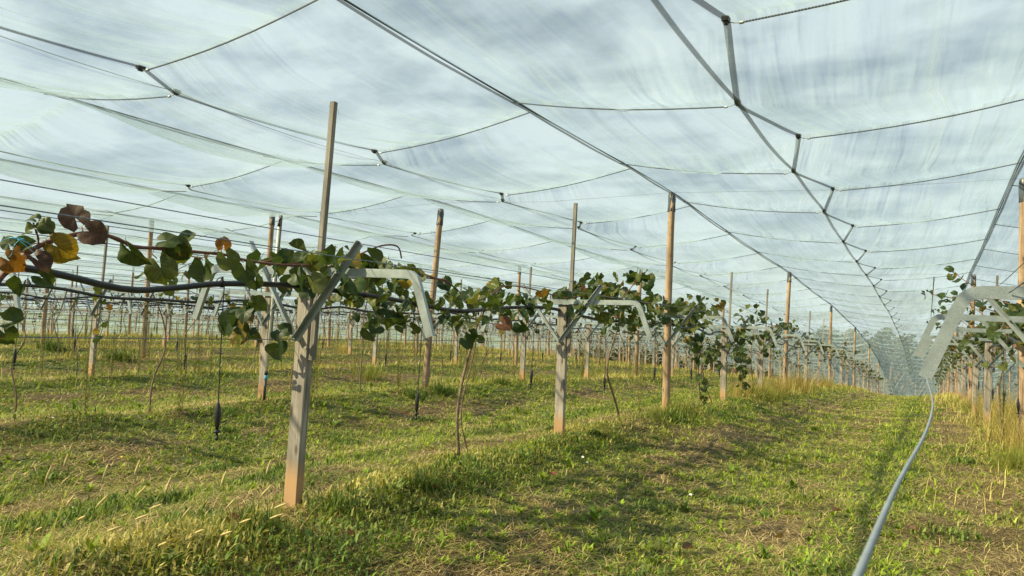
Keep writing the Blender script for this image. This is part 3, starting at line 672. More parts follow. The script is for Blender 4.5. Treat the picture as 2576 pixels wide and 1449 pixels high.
def smooth_path(pts, n=6):
    out_ = []; m = len(pts)
    for i in range(m-1):
        p0, p1, p2, p3 = [Vector(pts[max(0, min(m-1, i+d_))]) for d_ in (-1, 0, 1, 2)]
        for j in range(n):
            t_ = j/n; out_.append(0.5*((2*p1)+(-p0+p2)*t_+(2*p0-5*p1+4*p2-p3)*t_*t_+(-p0+3*p1-3*p2+p3)*t_**3))
    out_.append(Vector(pts[-1])); return out_
def hose_h(k, s):
    if k == 1 and s < 13.7:
        for (a, b) in zip(HOSE1[:-1], HOSE1[1:]):
            if a[0] <= s <= b[0]: return a[1]+(b[1]-a[1])*(s-a[0])/(b[0]-a[0])
    return 0.19 - 0.06*math.sin((s+k*1.3)*2.7)*math.sin((s*0.61+k)) - 0.05*(1-abs(math.cos(math.pi*(s-13.7)/4.5)))
for k in range(0, 13):
    p = ROW_P[k]; s = -3 if k else 4.6; pts = []
    if k == 1: pts = [(-p+0.0, a, zrow(a, p, h)) for a, h in HOSE1]; s = 14.4
    while s < 75: pts.append((-p+0.03*math.sin(s*1.3), s, zrow(s, p, hose_h(k, s)))); s += 0.75 if s < 40 else 1.5
    b = MB(); b.tube(smooth_path(pts, 4 if k < 4 else 1), 0.021 if k < 3 else 0.018, 8 if k < 3 else 5)
    hz = empty('irrigation_hose', (0, 0, 0), 0, 'thick black water pipe sagging along %s' % rowname(k), 'hose', 'water pipes along the rows')
    b.build('pipe', M_hose, hz, True)
    if k in (0, 1, 2):
        for s in np.arange(2.0 if k else 5.0, 22, 1.5):
            h_ = hose_h(k, s); c_ = MB(); x_ = -p; z_ = zrow(s, p, h_)
            c_.tube([(x_, s-0.012, z_), (x_, s+0.012, z_)], 0.027, 8); c_.box((x_, s, z_+0.035), (0.012, 0.012, 0.03)); c_.build('clip', M_black, hz)
# hanging sprinklers: thin tube, long black weight and nozzle
def proto_sprinkler(H):
    e = empty('hanging_sprinkler', (0, 0, -60))
    b = MB(); b.tube(smooth_path([(0, 0.05, 0.0), (0, 0.03, 0.05), (0, 0, 0.02), (0, 0, -0.15), (0.004, 0, -0.5), (0, 0, -H)], 3), 0.0038, 5); b.build('tube', M_hose, e)
    b = MB(); b.lathe((0, 0, -H), [(0.005, 0.02), (0.008, 0.0), (0.017, -0.04), (0.019, -0.09), (0.015, -0.15), (0.008, -0.18)], 8); b.build('weight', M_black, e, True)
    b = MB(); b.lathe((0, 0, -H-0.18), [(0.006, 0), (0.022, -0.008), (0.022, -0.022), (0.007, -0.026), (0.007, -0.05), (0.011, -0.052), (0.009, -0.075)], 8); b.build('nozzle', M_black, e, True)
    return e
SP0 = proto_sprinkler(0.82); first = True
for k in range(0, 7):
    p = ROW_P[k]; idx = 0
    for j in range(0, 30):
        s = 3.5 + 2.35*j + (0.0 if k == 1 else (k*0.7) % 1.6)
        if math.hypot(s, p) > 34 or math.degrees(math.atan2(p, s)) > 64 or (k == 0 and s < 12): continue
        idx += 1
        o = SP0 if first else copy_tree(SP0); first = False
        o.location = (-p+0.02, s, zrow(s, p, hose_h(k, s))-0.01)
        o.rotation_euler = (random.uniform(-.02, .02), random.uniform(-.02, .02), random.uniform(0, 6))
        o.scale = (1, 1, random.uniform(0.92, 1.04)) if not (k == 1 and j == 0) else (1.15, 1.15, 1.0)
        tag(o, '%s hanging black sprinkler from the near end of %s' % (ordn(idx), rowname(k)), 'sprinkler', 'sprinklers hanging below the water pipes')

# ------------------------------------------------------------------ the hail net roof
RH, VH = 4.24, 3.92                              # net height over the floor at ridge and valley
def ridge_z(s, p): 
    f = ((s-13.7)/13.5) % 1.0
    return gbase(s, p) + RH - 0.07*np.sin(np.pi*f)
PHASE = {(1, -1): 7.4, (1, 1): 7.85, (0, 1): 8.9, (2, -1): 5.0}
SP_ = 3.5
def phase(k, side): return PHASE.get((k, side), (abs(k)*1.9+side*0.8+4.3) % SP_)
def half_net(k, side):
    """side +1: from the ridge of row k to the valley on its left; -1: to its right"""
    p0 = ROW_P[k]; nb = ROW_P.get(k+side, p0+side*5.35); pv = (p0+nb)/2 
    ph = phase(k, side); zig = 0.14
    fine = k in (0, 1, 2) or (k == -1 and side == 1)
    mid = k in (3, 4, 5, -1)
    if fine: S_ = np.concatenate([axis(-3, 26, lambda x: 0.125), axis(26.3, 55, lambda x: 0.35), axis(56, SMAX+2, lambda x: 0.875)]); nv = 28
    elif mid: S_ = np.concatenate([axis(-3, 45, lambda x: 0.35), axis(46, SMAX+2, lambda x: 0.875)]); nv = 14
    else: S_ = axis(-3, SMAX+2, lambda x: 0.5833); nv = 8
    Vv = np.linspace(0, 1, nv+1); SS, VV = np.meshgrid(S_, Vv, indexing='ij')
    tri = np.abs((((SS-ph)/SP_) % 1.0)-0.5)*2     # 1 at the cords, 0 half way
    if side > 0:                                  # this edge zigzags: back to its own ridge at its cords, over to the other net's clips between them
        ph2 = phase(k+1, -1); own = ph+SP_*np.arange(-6, 36); oth = ph2+SP_*np.floor((own-ph2)/SP_+1e-6)+0.0; oth = np.where(np.abs(oth-own) < 0.2, oth+0.3, oth)
        xs = np.concatenate([own, oth]); vs_ = np.concatenate([own*0+pv-0.27, own*0+pv+0.09]); od = np.argsort(xs); pe = np.interp(SS, xs[od], vs_[od])
    else:
        ph2 = phase(k-1, 1); own = ph2+SP_*np.arange(-6, 36); oth = ph+SP_*np.floor((own-ph)/SP_+1e-6); oth = np.where(np.abs(oth-own) < 0.2, oth+0.3, oth)
        xs = np.concatenate([own, oth]); vs_ = np.concatenate([own*0+pv-0.27, own*0+pv+0.09]); od = np.argsort(xs); pe = np.interp(SS, xs[od], vs_[od])+0.0
    PPn = p0 + (pe-p0)*VV
    gb = gbase(SS, PPn)
    f = ((SS-13.7)/13.5) % 1.0
    rz = gb + RH - 0.07*np.sin(np.pi*f)
    bag = np.sin(np.pi*((SS-ph)/SP_ % 1.0))**0.75
    wv = 0.10 + 0.95*np.sin(np.pi*np.clip(VV, 0, 1))**0.8 + 0.12*VV
    amp = (0.21 if (k >= 2 or (k == 1 and side > 0)) else 0.14) + 0.10*vn(np.floor((SS-ph)/SP_), np.full_like(SS, k*3.0+side), 5)
    z = rz - (RH-VH)*VV - 0.07*np.sin(np.pi*VV) - amp*bag*wv
    t1 = SS*0.5; t2 = VV*2.675
    fold = (fbm(t1*1.1+side*9+k*31, t2*5.5, 13+k*3+side)-0.5)*0.11 + (fbm(t1*2.0+k*17, t2*11+side*4, 23+k)-0.5)*0.03
    z = z + fold*np.clip(wv, 0.2, 1)*(1.0 if fine else 0.7)
    V = np.stack([-PPn, SS, z], -1).reshape(-1, 3); a_, b_ = SS.shape; I = np.arange(a_*b_).reshape(a_, b_)
    F = np.stack([I[:-1, :-1], I[1:, :-1], I[1:, 1:], I[:-1, 1:]], -1).reshape(-1, 4)
    uv = np.stack([SS+k*37.3+side*11, VV*2.675 + 0.06*np.sin(SS*0.9+k)*VV], -1).reshape(-1, 2)
    sd = 'left' if side > 0 else 'right'
    root = empty('hail_net', (0, 0, 0), 0, 'pale hail net sloping %s from the ridge over %s' % (sd, rowname(k)), 'net', 'hail net strips of the roof')
    no = np_mesh('netting', V, [F], M_net, root, smooth=True, uv=uv)
    u2 = no.data.uv_layers.new(name='cord'); u2.data.foreach_set('uv', np.stack([(SS-ph)/SP_+200, VV], -1).reshape(-1, 2)[F.ravel()].astype(np.float32).ravel())
    # woven ribbon along the valley edge
    wd = 0.028 if fine else 0.024
    m_ = S_ < (90 if fine or mid else 60); Zg = z[m_, -1]; Sg = S_[m_]; Pg = PPn[m_, -1] if side > 0 else np.full(int(m_.sum()), pv+0.09)
    A = np.stack([-(Pg-side*wd), Sg, Zg-0.004], -1); B = np.stack([-(Pg+side*wd), Sg, Zg-0.012], -1)
    V2 = np.concatenate([A, B]); n = len(Sg); i = np.arange(n-1)
    np_mesh('edge_ribbon', V2, [np.stack([i, i+1, i+1+n, i+n], -1)], M_ribbon, root)
    A = np.stack([-(p0+side*0.015+0*Sg), Sg, z[m_, 0]-0.006], -1); B = np.stack([-(p0+side*0.045+0*Sg), Sg, z[m_, 0]-0.02], -1)
    V2 = np.concatenate([A, B]); np_mesh('edge_ribbon', V2, [np.stack([i, i+1, i+1+n, i+n], -1)], M_ribbon, root)
    # cords and clips
    j0 = math.ceil((-3-ph)/SP_); idx = 0
    j = j0
    while True:
        s = ph + j*SP_; j += 1
        if s > (64 if fine else 48): break
        rr_ = math.hypot(s, pv)
        if rr_ > (64 if fine else 36) or s < 0.5 or math.degrees(math.atan2(pv, s)) > 66: continue
        ii = int(np.argmin(np.abs(S_-s))); ze = float(z[ii, -1]); pe_ = float(PPn[ii, -1]) if side > 0 else pv+0.09; zr = float(ridge_z(s, p0))
        if fine:
            c_ = MB(); c_.box((-pe_, s, ze-0.01), (0.05, 0.075, 0.035)); c_.box((-pe_, s, ze-0.035), (0.03, 0.045, 0.02)); c_.build('clip', M_black, root)
        idx += 1
        yield_cord(k, side, s, p0, zr, pe_, ze, idx, sd, fine)
NC = [0]
def yield_cord(k, side, s, p0, zr, pe, ze, idx, sd, fine):
    NC[0] += 1
    pts = []
    hook = 0.10
    for i in range(9):
        f = i/8; pp = p0+(pe-p0)*f
        sgn = -side if False else 1
        pts.append((-(pp-side*hook*f), s, zr+(ze-zr)*f-0.05-0.055*math.sin(math.pi*f)))
    e = empty('elastic_cord', pts[0], 0, '%s elastic cord on the %s slope over %s' % (ordn(idx), sd, rowname(k)), 'cord', 'elastic cords that tie the net edges to the ridge cables')
    o0 = Vector(pts[0]); b = MB(); b.tube([Vector(q)-o0 for q in pts], 0.0075 if fine else 0.009, 5); b.build('rope', M_cord, e)
    if fine and s < 30:
        b = MB(); q = Vector(pts[-1])-o0; b.tube([q, q+Vector((-side*0.05, 0, 0.008)), q+Vector((-side*0.09, 0, 0.03))], 0.004, 5); b.tube([q+Vector((side*0.03, 0, 0)), q], 0.013, 6); b.build('hook', M_galv, e)
for k in range(-3, 18):
    for side in (-1, 1):
        half_net(k, side)
    p = ROW_P[k]; S_ = axis(-3, SMAX+2, lambda x: 1.125)
    b = MB(); b.tube([(-p, s, float(ridge_z(s, p))-0.012) for s in S_], 0.011 if k < 5 else 0.014, 5)
    o = b.build('ridge_cable', M_cord); tag(o, 'dark steel ridge cable over the pole tops of %s' % rowname(k), 'cable', 'ridge cables under the hail net')
print('cords', NC[0])
# cross wires from pole top to pole top
for j, s in enumerate((13.65, 27.2, 40.7)):
    pts = []
    for k in range(-2, 12):
        p = ROW_P[k]; pts += [(-p, s, float(ridge_z(s, p))-0.03), (-(p+2.67), s, float(ridge_z(s, p+2.67))-0.12)]
    b = MB(); b.tube(pts, 0.0035, 4); o = b.build('cross_wire', M_wire)
    tag(o, '%s thin wire crossing under the net between pole tops' % ordn(j+1), 'wire', 'cross wires between the pole tops')

# ------------------------------------------------------------------ vines
def leaf_template(seed):
    rnd = random.Random(seed*13+5); n = 20; o_ = []; asym = rnd.uniform(-.08, .08); wd = rnd.uniform(0.92, 1.12)
    for i in range(n):                            # heart-shaped outline from the notch at the stalk, round to the notch again
        a = -math.pi/2 + 2*math.pi*(i+0.5)/n; x = 0.53*wd*math.cos(a)*(1+asym*math.sin(a)); y = 0.46+0.50*math.sin(a)
        if i in (0, n-1): x = 0.10*(1 if i == 0 else -1); y = 0.03
        if i in (1, n-2): x = 0.29*(1 if i == 1 else -1); y = -0.07
        k = 1+rnd.uniform(-.035, .035); o_.append([x*k, y*k])
    o_[n//2-1 if n % 2 else n//2][0] *= 0.35; tp = max(range(n), key=lambda q: o_[q][1]); o_[tp][1] = 1.05; o_[tp][0] *= 0.2
    if rnd.random() < 0.3: j = rnd.randrange(3, n-3); o_[j][0] *= 0.78; o_[j][1] = 0.46+(o_[j][1]-0.46)*0.78
    fold = rnd.choice((0.15, 0.35, 0.7, 1.0))*rnd.uniform(.8, 1.2); curl = rnd.uniform(-0.15, 0.8); tw = rnd.uniform(-.5, .5); rim = rnd.uniform(-.5, .25); ph = rnd.uniform(0, 6)
    def z3(x, y):
        r_ = math.hypot(x, y-0.45); return fold*abs(x)*0.65 - curl*(y-0.25)**2 + rim*max(0, r_-0.33)*1.2 + tw*x*(y-0.5) + 0.022*math.sin(13*x+ph)*math.cos(9*y+ph)*(r_*2.4) + 0.03*math.sin(5*math.atan2(y-.45, x)+ph)*r_*2
    V = [(0, 0.42, z3(0, 0.42))]
    for f in (0.36, 0.70, 1.0): V += [(x*f, 0.42+(y-0.42)*f, z3(x*f, 0.42+(y-0.42)*f)) for x, y in o_]
    F3 = [(0, 1+i, 1+i+1) for i in range(n-1)]; F4 = [(1+L*n+i, 1+(L+1)*n+i, 1+(L+1)*n+i+1, 1+L*n+i+1) for L in (0, 1) for i in range(n-1)]
    return np.array(V), np.array(F3), np.array(F4)
LT = [leaf_template(i) for i in range(24)]
LG = [((0.018, 0.040, 0.009), (0.045, 0.080, 0.016)), ((0.048, 0.070, 0.014), (0.12, 0.14, 0.03)), ((0.20, 0.15, 0.03), (0.30, 0.22, 0.06)), ((0.20, 0.10, 0.02), (0.16, 0.07, 0.03)), ((0.10, 0.04, 0.02), (0.16, 0.075, 0.04))]
def leaves_mesh(name, parent, items, origin=(0, 0, 0)):
    """items: (pos, tipdir, normal, size, colour)"""
    Vs, F3, F4, C, U = [], [], [], [], []; k = 0
    o0 = np.array(origin)
    for i, (pos, tip, nrm, size, col) in enumerate(items):
        v, f3, f4 = LT[(i*7+len(items)) % len(LT)]
        Yv = Vector(tip).normalized(); Zv = Vector(nrm); Zv = (Zv-Yv*Zv.dot(Yv)); Zv = Zv.normalized() if Zv.length > 1e-4 else Yv.orthogonal().normalized(); Xv = Yv.cross(Zv)
        Mx = np.array([Xv, Yv, Zv])
        Vs.append(v@Mx*size+np.array(pos)-o0); F3.append(f3+k); F4.append(f4+k); U.append(v[:, :2]); C.append(np.tile(col, (len(v), 1))); k += len(v)
    o = np_mesh(name, np.concatenate(Vs), [np.concatenate(F4), np.concatenate(F3)], M_leaf, parent, col=np.concatenate(C), smooth=True, uv=np.concatenate(U))
    return o
def leafcol(rnd, mixw=(0.62, 0.26, 0.06, 0.03, 0.03)):
    g = rnd.choices(range(5), mixw)[0]; a, b = LG[g]; t_ = rnd.random(); return tuple(a[i]*(1-t_)+b[i]*t_ for i in range(3))
def rand_leaf(rnd, pos, size, mixw=(0.62, 0.26, 0.06, 0.03, 0.03), flat=0.5):
    a = rnd.uniform(0, 6.28); dn = rnd.uniform(0.1, 1.5)
    tip = Vector((math.cos(a), math.sin(a), -dn)); nrm = Vector((rnd.uniform(-.8, .8)-0.2, rnd.uniform(-.8, .8)-0.2, rnd.uniform(0.1, 1.0)+flat))
    return (pos, tip, nrm, size, leafcol(rnd, mixw))
def cane_walk(rnd, start, direction, length, droop=0.0, wob=0.12, step=0.12):
    pts = [Vector(start)]; d = Vector(direction).normalized()
    for i in range(int(length/step)):
        d = (d+Vector((rnd.uniform(-wob, wob), rnd.uniform(-wob, wob), rnd.uniform(-wob, wob)-droop))).normalized(); pts.append(pts[-1]+d*step)
    return pts
def trunk_mesh(parent, pts, r0=0.016, r1=0.009, name='trunk', mat=None):
    sp = smooth_path(pts, 4); b = MB(); n = len(sp); b.tube(sp, 1.0, 7, scales=[r0+(r1-r0)*i/(n-1)+0.0015*math.sin(i*2.3) for i in range(n)]); return b.build(name, mat or M_stem, parent, True)
def generic_vine(seed, dens=1.0, spread=2.0, hang=2, mixw=(0.62, 0.26, 0.06, 0.03, 0.03), size=0.15, lat=0.9, trunk=True):
    rnd = random.Random(seed); e = empty('kiwi_vine', (0, 0, -60))
    x = 0; pts = [(0, 0, -0.1), (rnd.uniform(-.06, .06), rnd.uniform(-.1, .1), 0.45), (rnd.uniform(-.08, .08), rnd.uniform(-.15, .15), 0.95), (rnd.uniform(-.08, .08), rnd.uniform(-.2, .2), 1.4), (rnd.uniform(-.1, .1), rnd.uniform(-.25, .25), 1.9)]
    if trunk: trunk_mesh(e, pts)
    top = Vector(pts[-1]); items = []; cb = MB()
    nc = max(2, int(6*dens))
    for c in range(nc):
        sg = rnd.choice((-1, 1)); d = Vector((rnd.uniform(-lat, lat), sg*1.0, rnd.uniform(-.05, .12)))
        cp = cane_walk(rnd, top+Vector((rnd.uniform(-.2, .2), 0, rnd.uniform(-.05, .1))), d, rnd.uniform(0.5, 1)*spread, 0.004, 0.10)
        cb.tube(cp, 0.006, 5)
        for q in cp[1:]:
            if rnd.random() < 0.9*dens:
                for _ in range(rnd.choice((1, 1, 2, 2))): items.append(rand_leaf(rnd, q+Vector((rnd.uniform(-.12, .12), rnd.uniform(-.10, .10), rnd.uniform(-.10, .10))), size*rnd.uniform(0.55, 1.15), mixw))
    for c in range(hang):
        st = top+Vector((rnd.uniform(-1.0, 1.0), rnd.uniform(-spread*.8, spread*.8), 0)); cp = cane_walk(rnd, st, (rnd.uniform(-.3, .3), rnd.uniform(-.3, .3), -1), rnd.uniform(0.3, 0.9), 0.02, 0.15, 0.1); cb.tube(cp, 0.004, 4)
        for q in cp[1:]: items.append(rand_leaf(rnd, q+Vector((rnd.uniform(-.05, .05), rnd.uniform(-.05, .05), 0)), size*rnd.uniform(0.5, 1.0), mixw))
    cb.build('cane', M_cane, e); leaves_mesh('foliage', e, items); return e
GRP_V = 'kiwi vines trained along the rows'
MG = (0.70, 0.24, 0.04, 0.01, 0.01)
# the front row's vines, grown where the photograph shows their leaves
def clusters(rnd, cl, p, size=0.15, mixw=MG, spread=1.0):
    items = []
    for (x, y, rx, ry, n) in cl:
        for _ in range(n):
            pp = p+max(-1.05, min(1.05, rnd.gauss(0, 0.4)))*spread
            q = PX(x+max(-1.6, min(1.6, rnd.gauss(0, 0.62)))*rx, y+max(-1.6, min(1.6, rnd.gauss(0, 0.62)))*ry, pp)
            items.append(rand_leaf(rnd, q, size*rnd.uniform(0.6, 1.12), mixw, 0.2))
    return items
def path_px(pts, p): return [PX(x, y, p) for x, y in pts]
p1 = ROW_P[1]
def front_vine(label, base_s, trunk_px, cl, canes, seed, size=0.15, p=p1, mixw=MG, spread=1.0, tr=(0.02, 0.009)):
    rnd = random.Random(seed); e = empty('kiwi_vine', (-p, base_s, G(base_s, p)), 0, label, 'vine', GRP_V); o0 = e.location.copy()
    pts = [q-o0 for q in path_px(trunk_px, p)]; trunk_mesh(e, pts, *tr)
    for c in canes: cb = MB(); cb.tube([q-o0 for q in smooth_path(path_px(c, p-0.25), 4)], 0.0075, 6); cb.build('cane', M_cane, e, True)
    leaves_mesh('foliage', e, clusters(rnd, cl, p, size, mixw, spread), o0); return e
CA = [(735,640,45,28,14),(700,650,24,22,5),(775,680,35,30,12),(740,695,30,18,6),(830,640,60,22,20),(880,655,50,28,18),(930,655,45,25,14),(985,690,50,30,18),(1010,720,45,40,20),(960,775,45,35,15),(1040,690,30,25,10),(1060,740,25,35,9),(890,720,40,30,9),(1000,800,30,25,7),
      (612,775,20,16,5),(600,815,20,22,9),(618,838,20,14,6),(640,758,16,12,3),(705,845,8,22,4),(850,700,40,25,8)]
front_vine('leafy kiwi vine spreading over the first post of the front row', 6.55,
    [(1158,1215),(1155,1150),(1150,1060),(1158,985),(1172,920),(1186,870),(1200,820),(1228,765),(1250,740)], CA,
    [[(660,660),(700,655),(770,668),(830,672),(880,655),(905,640),(960,618),(1000,620),(1010,650)], [(800,690),(900,700),(1000,690),(1080,700),(1120,705),(1150,730)]], 1, 0.14)
CB = [(1120,700,14,8,2),(1160,740,26,25,9),(1110,770,25,22,5),(1200,750,30,22,7),(1190,795,25,35,8),(1240,745,25,16,5),(1270,710,28,14,6),(1275,735,30,18,6),(1335,745,40,22,11),(1310,775,35,25,9),(1270,790,22,30,7),(1235,760,20,14,4),(1380,740,20,20,6),(1130,790,25,20,4),(1300,810,25,22,5),(1170,850,12,35,4)]
front_vine('sparse kiwi vine with thin trunk between the first two front row posts', 7.3,
    [(1172,1215),(1178,1150),(1160,1060),(1168,985),(1185,920),(1196,860),(1198,800),(1180,770),(1150,745)], CB,
    [[(1060,690),(1110,705),(1150,728),(1180,760),(1230,745),(1270,720),(1330,725),(1400,745)]], 2, 0.15, tr=(0.008, 0.006))
CC = [(1430,735,22,18,8),(1490,715,40,24,18),(1540,725,45,22,18),(1500,750,55,24,22),(1590,700,30,14,9),(1615,693,24,9,7),(1560,755,60,25,26),(1620,765,50,25,24),(1660,780,45,28,24),(1700,770,45,25,22),(1590,800,50,22,10),(1540,790,40,22,10),(1450,770,25,20,5),(1545,820,25,25,5)]
front_vine('bushy kiwi vine on a crooked trunk before the tall front row pole', 11.2,
    [(1560,1070),(1553,1030),(1540,985),(1528,945),(1530,905),(1542,860),(1555,820),(1562,790),(1568,770)], [(a_, b_, c_, d_, int(e_*1.3)) for a_, b_, c_, d_, e_ in CC],
    [[(1420,750),(1480,745),(1540,750),(1600,760),(1660,765),(1720,770)], [(1560,760),(1590,720),(1620,695),(1640,690)]], 3, 0.16)
CD = [(1740,775,36,25,18),(1790,775,32,25,16),(1735,815,22,30,11),(1745,860,22,26,11),(1770,890,24,24,12),(1800,905,20,28,12),(1815,860,20,26,10),(1850,835,26,30,15),(1860,885,18,35,14),(1868,930,13,30,11),(1868,970,9,20,6),(1768,955,13,20,6),(1778,1005,8,10,3),(1805,1045,6,9,2),(1760,800,40,25,14)]
front_vine('kiwi vine past the tall front pole with shoots trailing to the grass', 16.2,
    [(1762,1030),(1760,990),(1757,940),(1760,880),(1772,820),(1780,785)], [(a_, b_, c_*0.85, d_*0.9, int(e_*1.7)) for a_, b_, c_, d_, e_ in CD], [[(1740,790),(1750,850),(1765,900),(1772,960),(1790,1010),(1806,1050)], [(1820,800),(1850,850),(1862,900),(1869,985)]], 4, 0.17)
CE = [(1885,800,26,24,16),(1905,780,14,18,6),(1930,815,26,26,15),(1960,830,22,28,12),(1925,860,20,30,9),(1900,850,20,28,9),(1985,845,16,20,6)]
front_vine('dense kiwi vine reaching over the wires past the fourth post of the front row', 20.6,
    [(1890,1000),(1893,960),(1889,910),(1893,850),(1898,815)], CE, [[(1870,810),(1920,812),(1980,830)]], 5, 0.17)
# the near vine at the left edge: one long cane with a few big autumn leaves
def one(x, y, size, col, tip, nrm, p=p1-0.4): return (PX(x, y, p), Vector(tip), Vector(nrm), size, col)
e = empty('kiwi_vine', (-p1, 1.2, G(1.2, p1)), 0, 'near kiwi cane with large separate green, yellow and brown leaves at the left edge', 'vine', GRP_V); o0 = e.location.copy()
pc = p1-0.35
trunk_mesh(e, [q-o0 for q in path_px([(-60, 800), (-20, 730), (10, 690), (60, 645), (100, 618), (150, 600), (205, 588), (260, 590), (310, 608), (345, 622), (420, 625), (480, 633), (560, 640), (620, 655), (690, 665), (770, 668)], pc)], 0.0155, 0.0085, 'cane', M_cane)
trunk_mesh(e, [q-o0 for q in path_px([(97, 618), (95, 595), (88, 575), (84, 560)], pc)], 0.006, 0.004, 'cane', M_cane)
gn, gy, ye, og, br = (0.050, 0.078, 0.016), (0.088, 0.108, 0.020), (0.21, 0.14, 0.015), (0.20, 0.085, 0.012), (0.07, 0.036, 0.022)
RTv, UPv, FWv = RT, UP, fw
def cdir(a, b, c): return RTv*a+UPv*b+FWv*c
LL = [  # stalk foot x, y, size, colour, tip direction (right, up, away), normal
 (92, 560, .10, gn, (.8, -.35, .2), (.3, .5, -.8)), (96, 553, .09, gn, (-.9, .35, .1), (0, .8, -.6)), (85, 580, .085, gy, (-1, -.05, .1), (.1, .5, -.8)), (100, 590, .07, gn, (1, .1, .3), (0, 1, -.2)), (100, 555, .10, gy, (.9, -.5, -.1), (.1, .6, -.7)),
 (205, 572, .17, br, (-.55, .75, .1), (.45, .15, -.9)), (207, 575, .15, br, (.85, -.55, .1), (.2, .45, -.8)),
 (115, 602, .20, ye, (.75, -.5, .1), (-.1, .2, -1)), (75, 640, .14, og, (-1, .1, 0), (0, .3, -1)), (78, 640, .15, br, (1, -.75, -.1), (.3, .9, -.5)), (30, 625, .10, gn, (-.4, .5, .1), (0, .3, -1)), (50, 625, .10, gn, (.5, .3, .1), (0, .3, -1)),
 (312, 605, .19, gn, (.45, -.75, 0), (-.6, .1, -.8)), (395, 607, .14, gn, (.9, .1, .2), (.1, .7, -.7)), (430, 612, .17, gy, (.2, -.6, .3), (.1, .3, -.9)), (455, 610, .11, gn, (.6, .4, .4), (0, .5, -.6)),
 (393, 645, .19, gy, (.35, -.9, .0), (.35, .15, -.9)), (425, 605, .16, gn, (.6, -.65, .2), (-.2, .3, -.9)), (512, 650, .165, gn, (.1, -1, 0), (-.15, .15, -1)), (561, 630, .10, og, (.1, .9, 0), (.6, .1, -.8)), (562, 632, .15, gy, (.45, -.9, 0), (.5, .1, -.8)), (612, 658, .16, gn, (.2, -1, .1), (.2, .2, -1)),
 (640, 690, .12, gn, (.1, -.9, .1), (.1, .3, -1)), (8, 812, .14, gn, (.8, .1, .1), (0, .5, -.8)), (0, 820, .13, gn, (.3, -.6, .1), (.1, .4, -.8)), (5, 640, .14, og, (.5, -.5, .1), (0, .2, -1)), (90, 690, .12, gn, (.5, -.3, .1), (0, .6, -1)), (60, 700, .13, gn, (-.2, -.5, .1), (0, .5, -1))]
items = []; pb = MB()
for (x, y, sz, col, tp, nr) in LL:
    it = (PX(x, y, pc-0.03), cdir(*tp), cdir(*nr), sz*(0.78 if x < 130 else 0.9), col); items.append(it)
for (xa, ya, xb, yb, xc, yc) in [(207, 588, 208, 580, 205, 570), (388, 626, 383, 640, 395, 650), (481, 635, 482, 645, 510, 652), (560, 640, 556, 630, 562, 622), (92, 612, 80, 615, 70, 640), (606, 652, 605, 655, 612, 660), (120, 612, 118, 606, 115, 602)]:
    pb = MB(); pb.tube([q-o0 for q in path_px([(xa, ya), (xb, yb), (xc, yc)], pc)], 0.0035, 5); pb.build('leaf_stalk', M_petiole, e, True)
leaves_mesh('foliage', e, items, o0)
# other rows: a few source vines, then copies
protos = [generic_vine(101, 0.75, 2.1, 2, (0.60, 0.30, 0.06, 0.02, 0.02)), generic_vine(102, 1.0, 2.3, 3, MG), generic_vine(103, 0.35, 1.7, 1, (0.2, 0.45, 0.25, 0.05, 0.05), 0.13), generic_vine(104, 0.2, 1.3, 1, (0.2, 0.4, 0.3, 0.05, 0.05), 0.12), generic_vine(105, 0.55, 2.0, 2, (0.45, 0.35, 0.12, 0.04, 0.04))]
usedv = [False]*5
def put_vine(v, k, s, idx, note=''):
    o = protos[v] if not usedv[v] else copy_tree(protos[v]); usedv[v] = True
    p = ROW_P[k]; o.location = (-p+random.uniform(-.08, .08), s, float(gbase(s, p))); o.rotation_euler = (0, 0, random.choice((0, math.pi))+random.uniform(-.1, .1)); o.scale = (1, 1, 1)
    kind = ['leafy', 'bushy', 'thin yellowing', 'young sparse', 'half-bare'][v]
    tag(o, '%s kiwi vine, %s from near end of %s' % (kind, ordn(idx), rowname(k)), 'vine', GRP_V)
nv_ = 0
for k in range(-2, 12):
    idx = 5 if k == 1 else 0
    for j in range(0, 20):
        s = 2.0 + 4.5*j + (0.0 if k < 2 else 0.3)
        p = ROW_P[k]; rr = math.hypot(s, p); an = math.degrees(math.atan2(p, s))
        if k == 1 and s < 23: continue
        if k == 0 and s < 9: continue
        if k < 0 and s < 25: continue
        if an > 64 or rr > 78: continue
        idx += 1; rnd = random.Random(k*97+j)
        if k == 0: v = 1
        elif k == 1: v = rnd.choice((1, 0, 0, 4))
        elif k == 2: v = {0: 3, 1: 4, 2: 1, 3: 0, 4: 4}.get(j, rnd.choice((0, 4, 4, 2)))
        else: v = rnd.choice((2, 3, 4, 2, 3) if an > 30 else (0, 4, 2, 4))
        put_vine(v, k, s, idx); nv_ += 1
for k in range(2, 10):                          # young plants on thin stems between the grown ones
    idx = 0
    for j in range(0, 12):
        s = 4.2+4.5*j+(k*0.37) % 1; p = ROW_P[k]; an = math.degrees(math.atan2(p, s))
        if an > 64 or math.hypot(s, p) > 48: continue
        idx += 1; o = copy_tree(protos[3]); o.location = (-p, s, float(gbase(s, p))); o.rotation_euler = (0, 0, random.uniform(0, 6.28)); o.scale = (0.7, 0.7, random.uniform(0.8, 1.0))
        tag(o, '%s young kiwi sapling on a thin stem in %s' % (ordn(idx), rowname(k)), 'sapling', 'kiwi saplings between the grown vines')
print('vines', nv_)

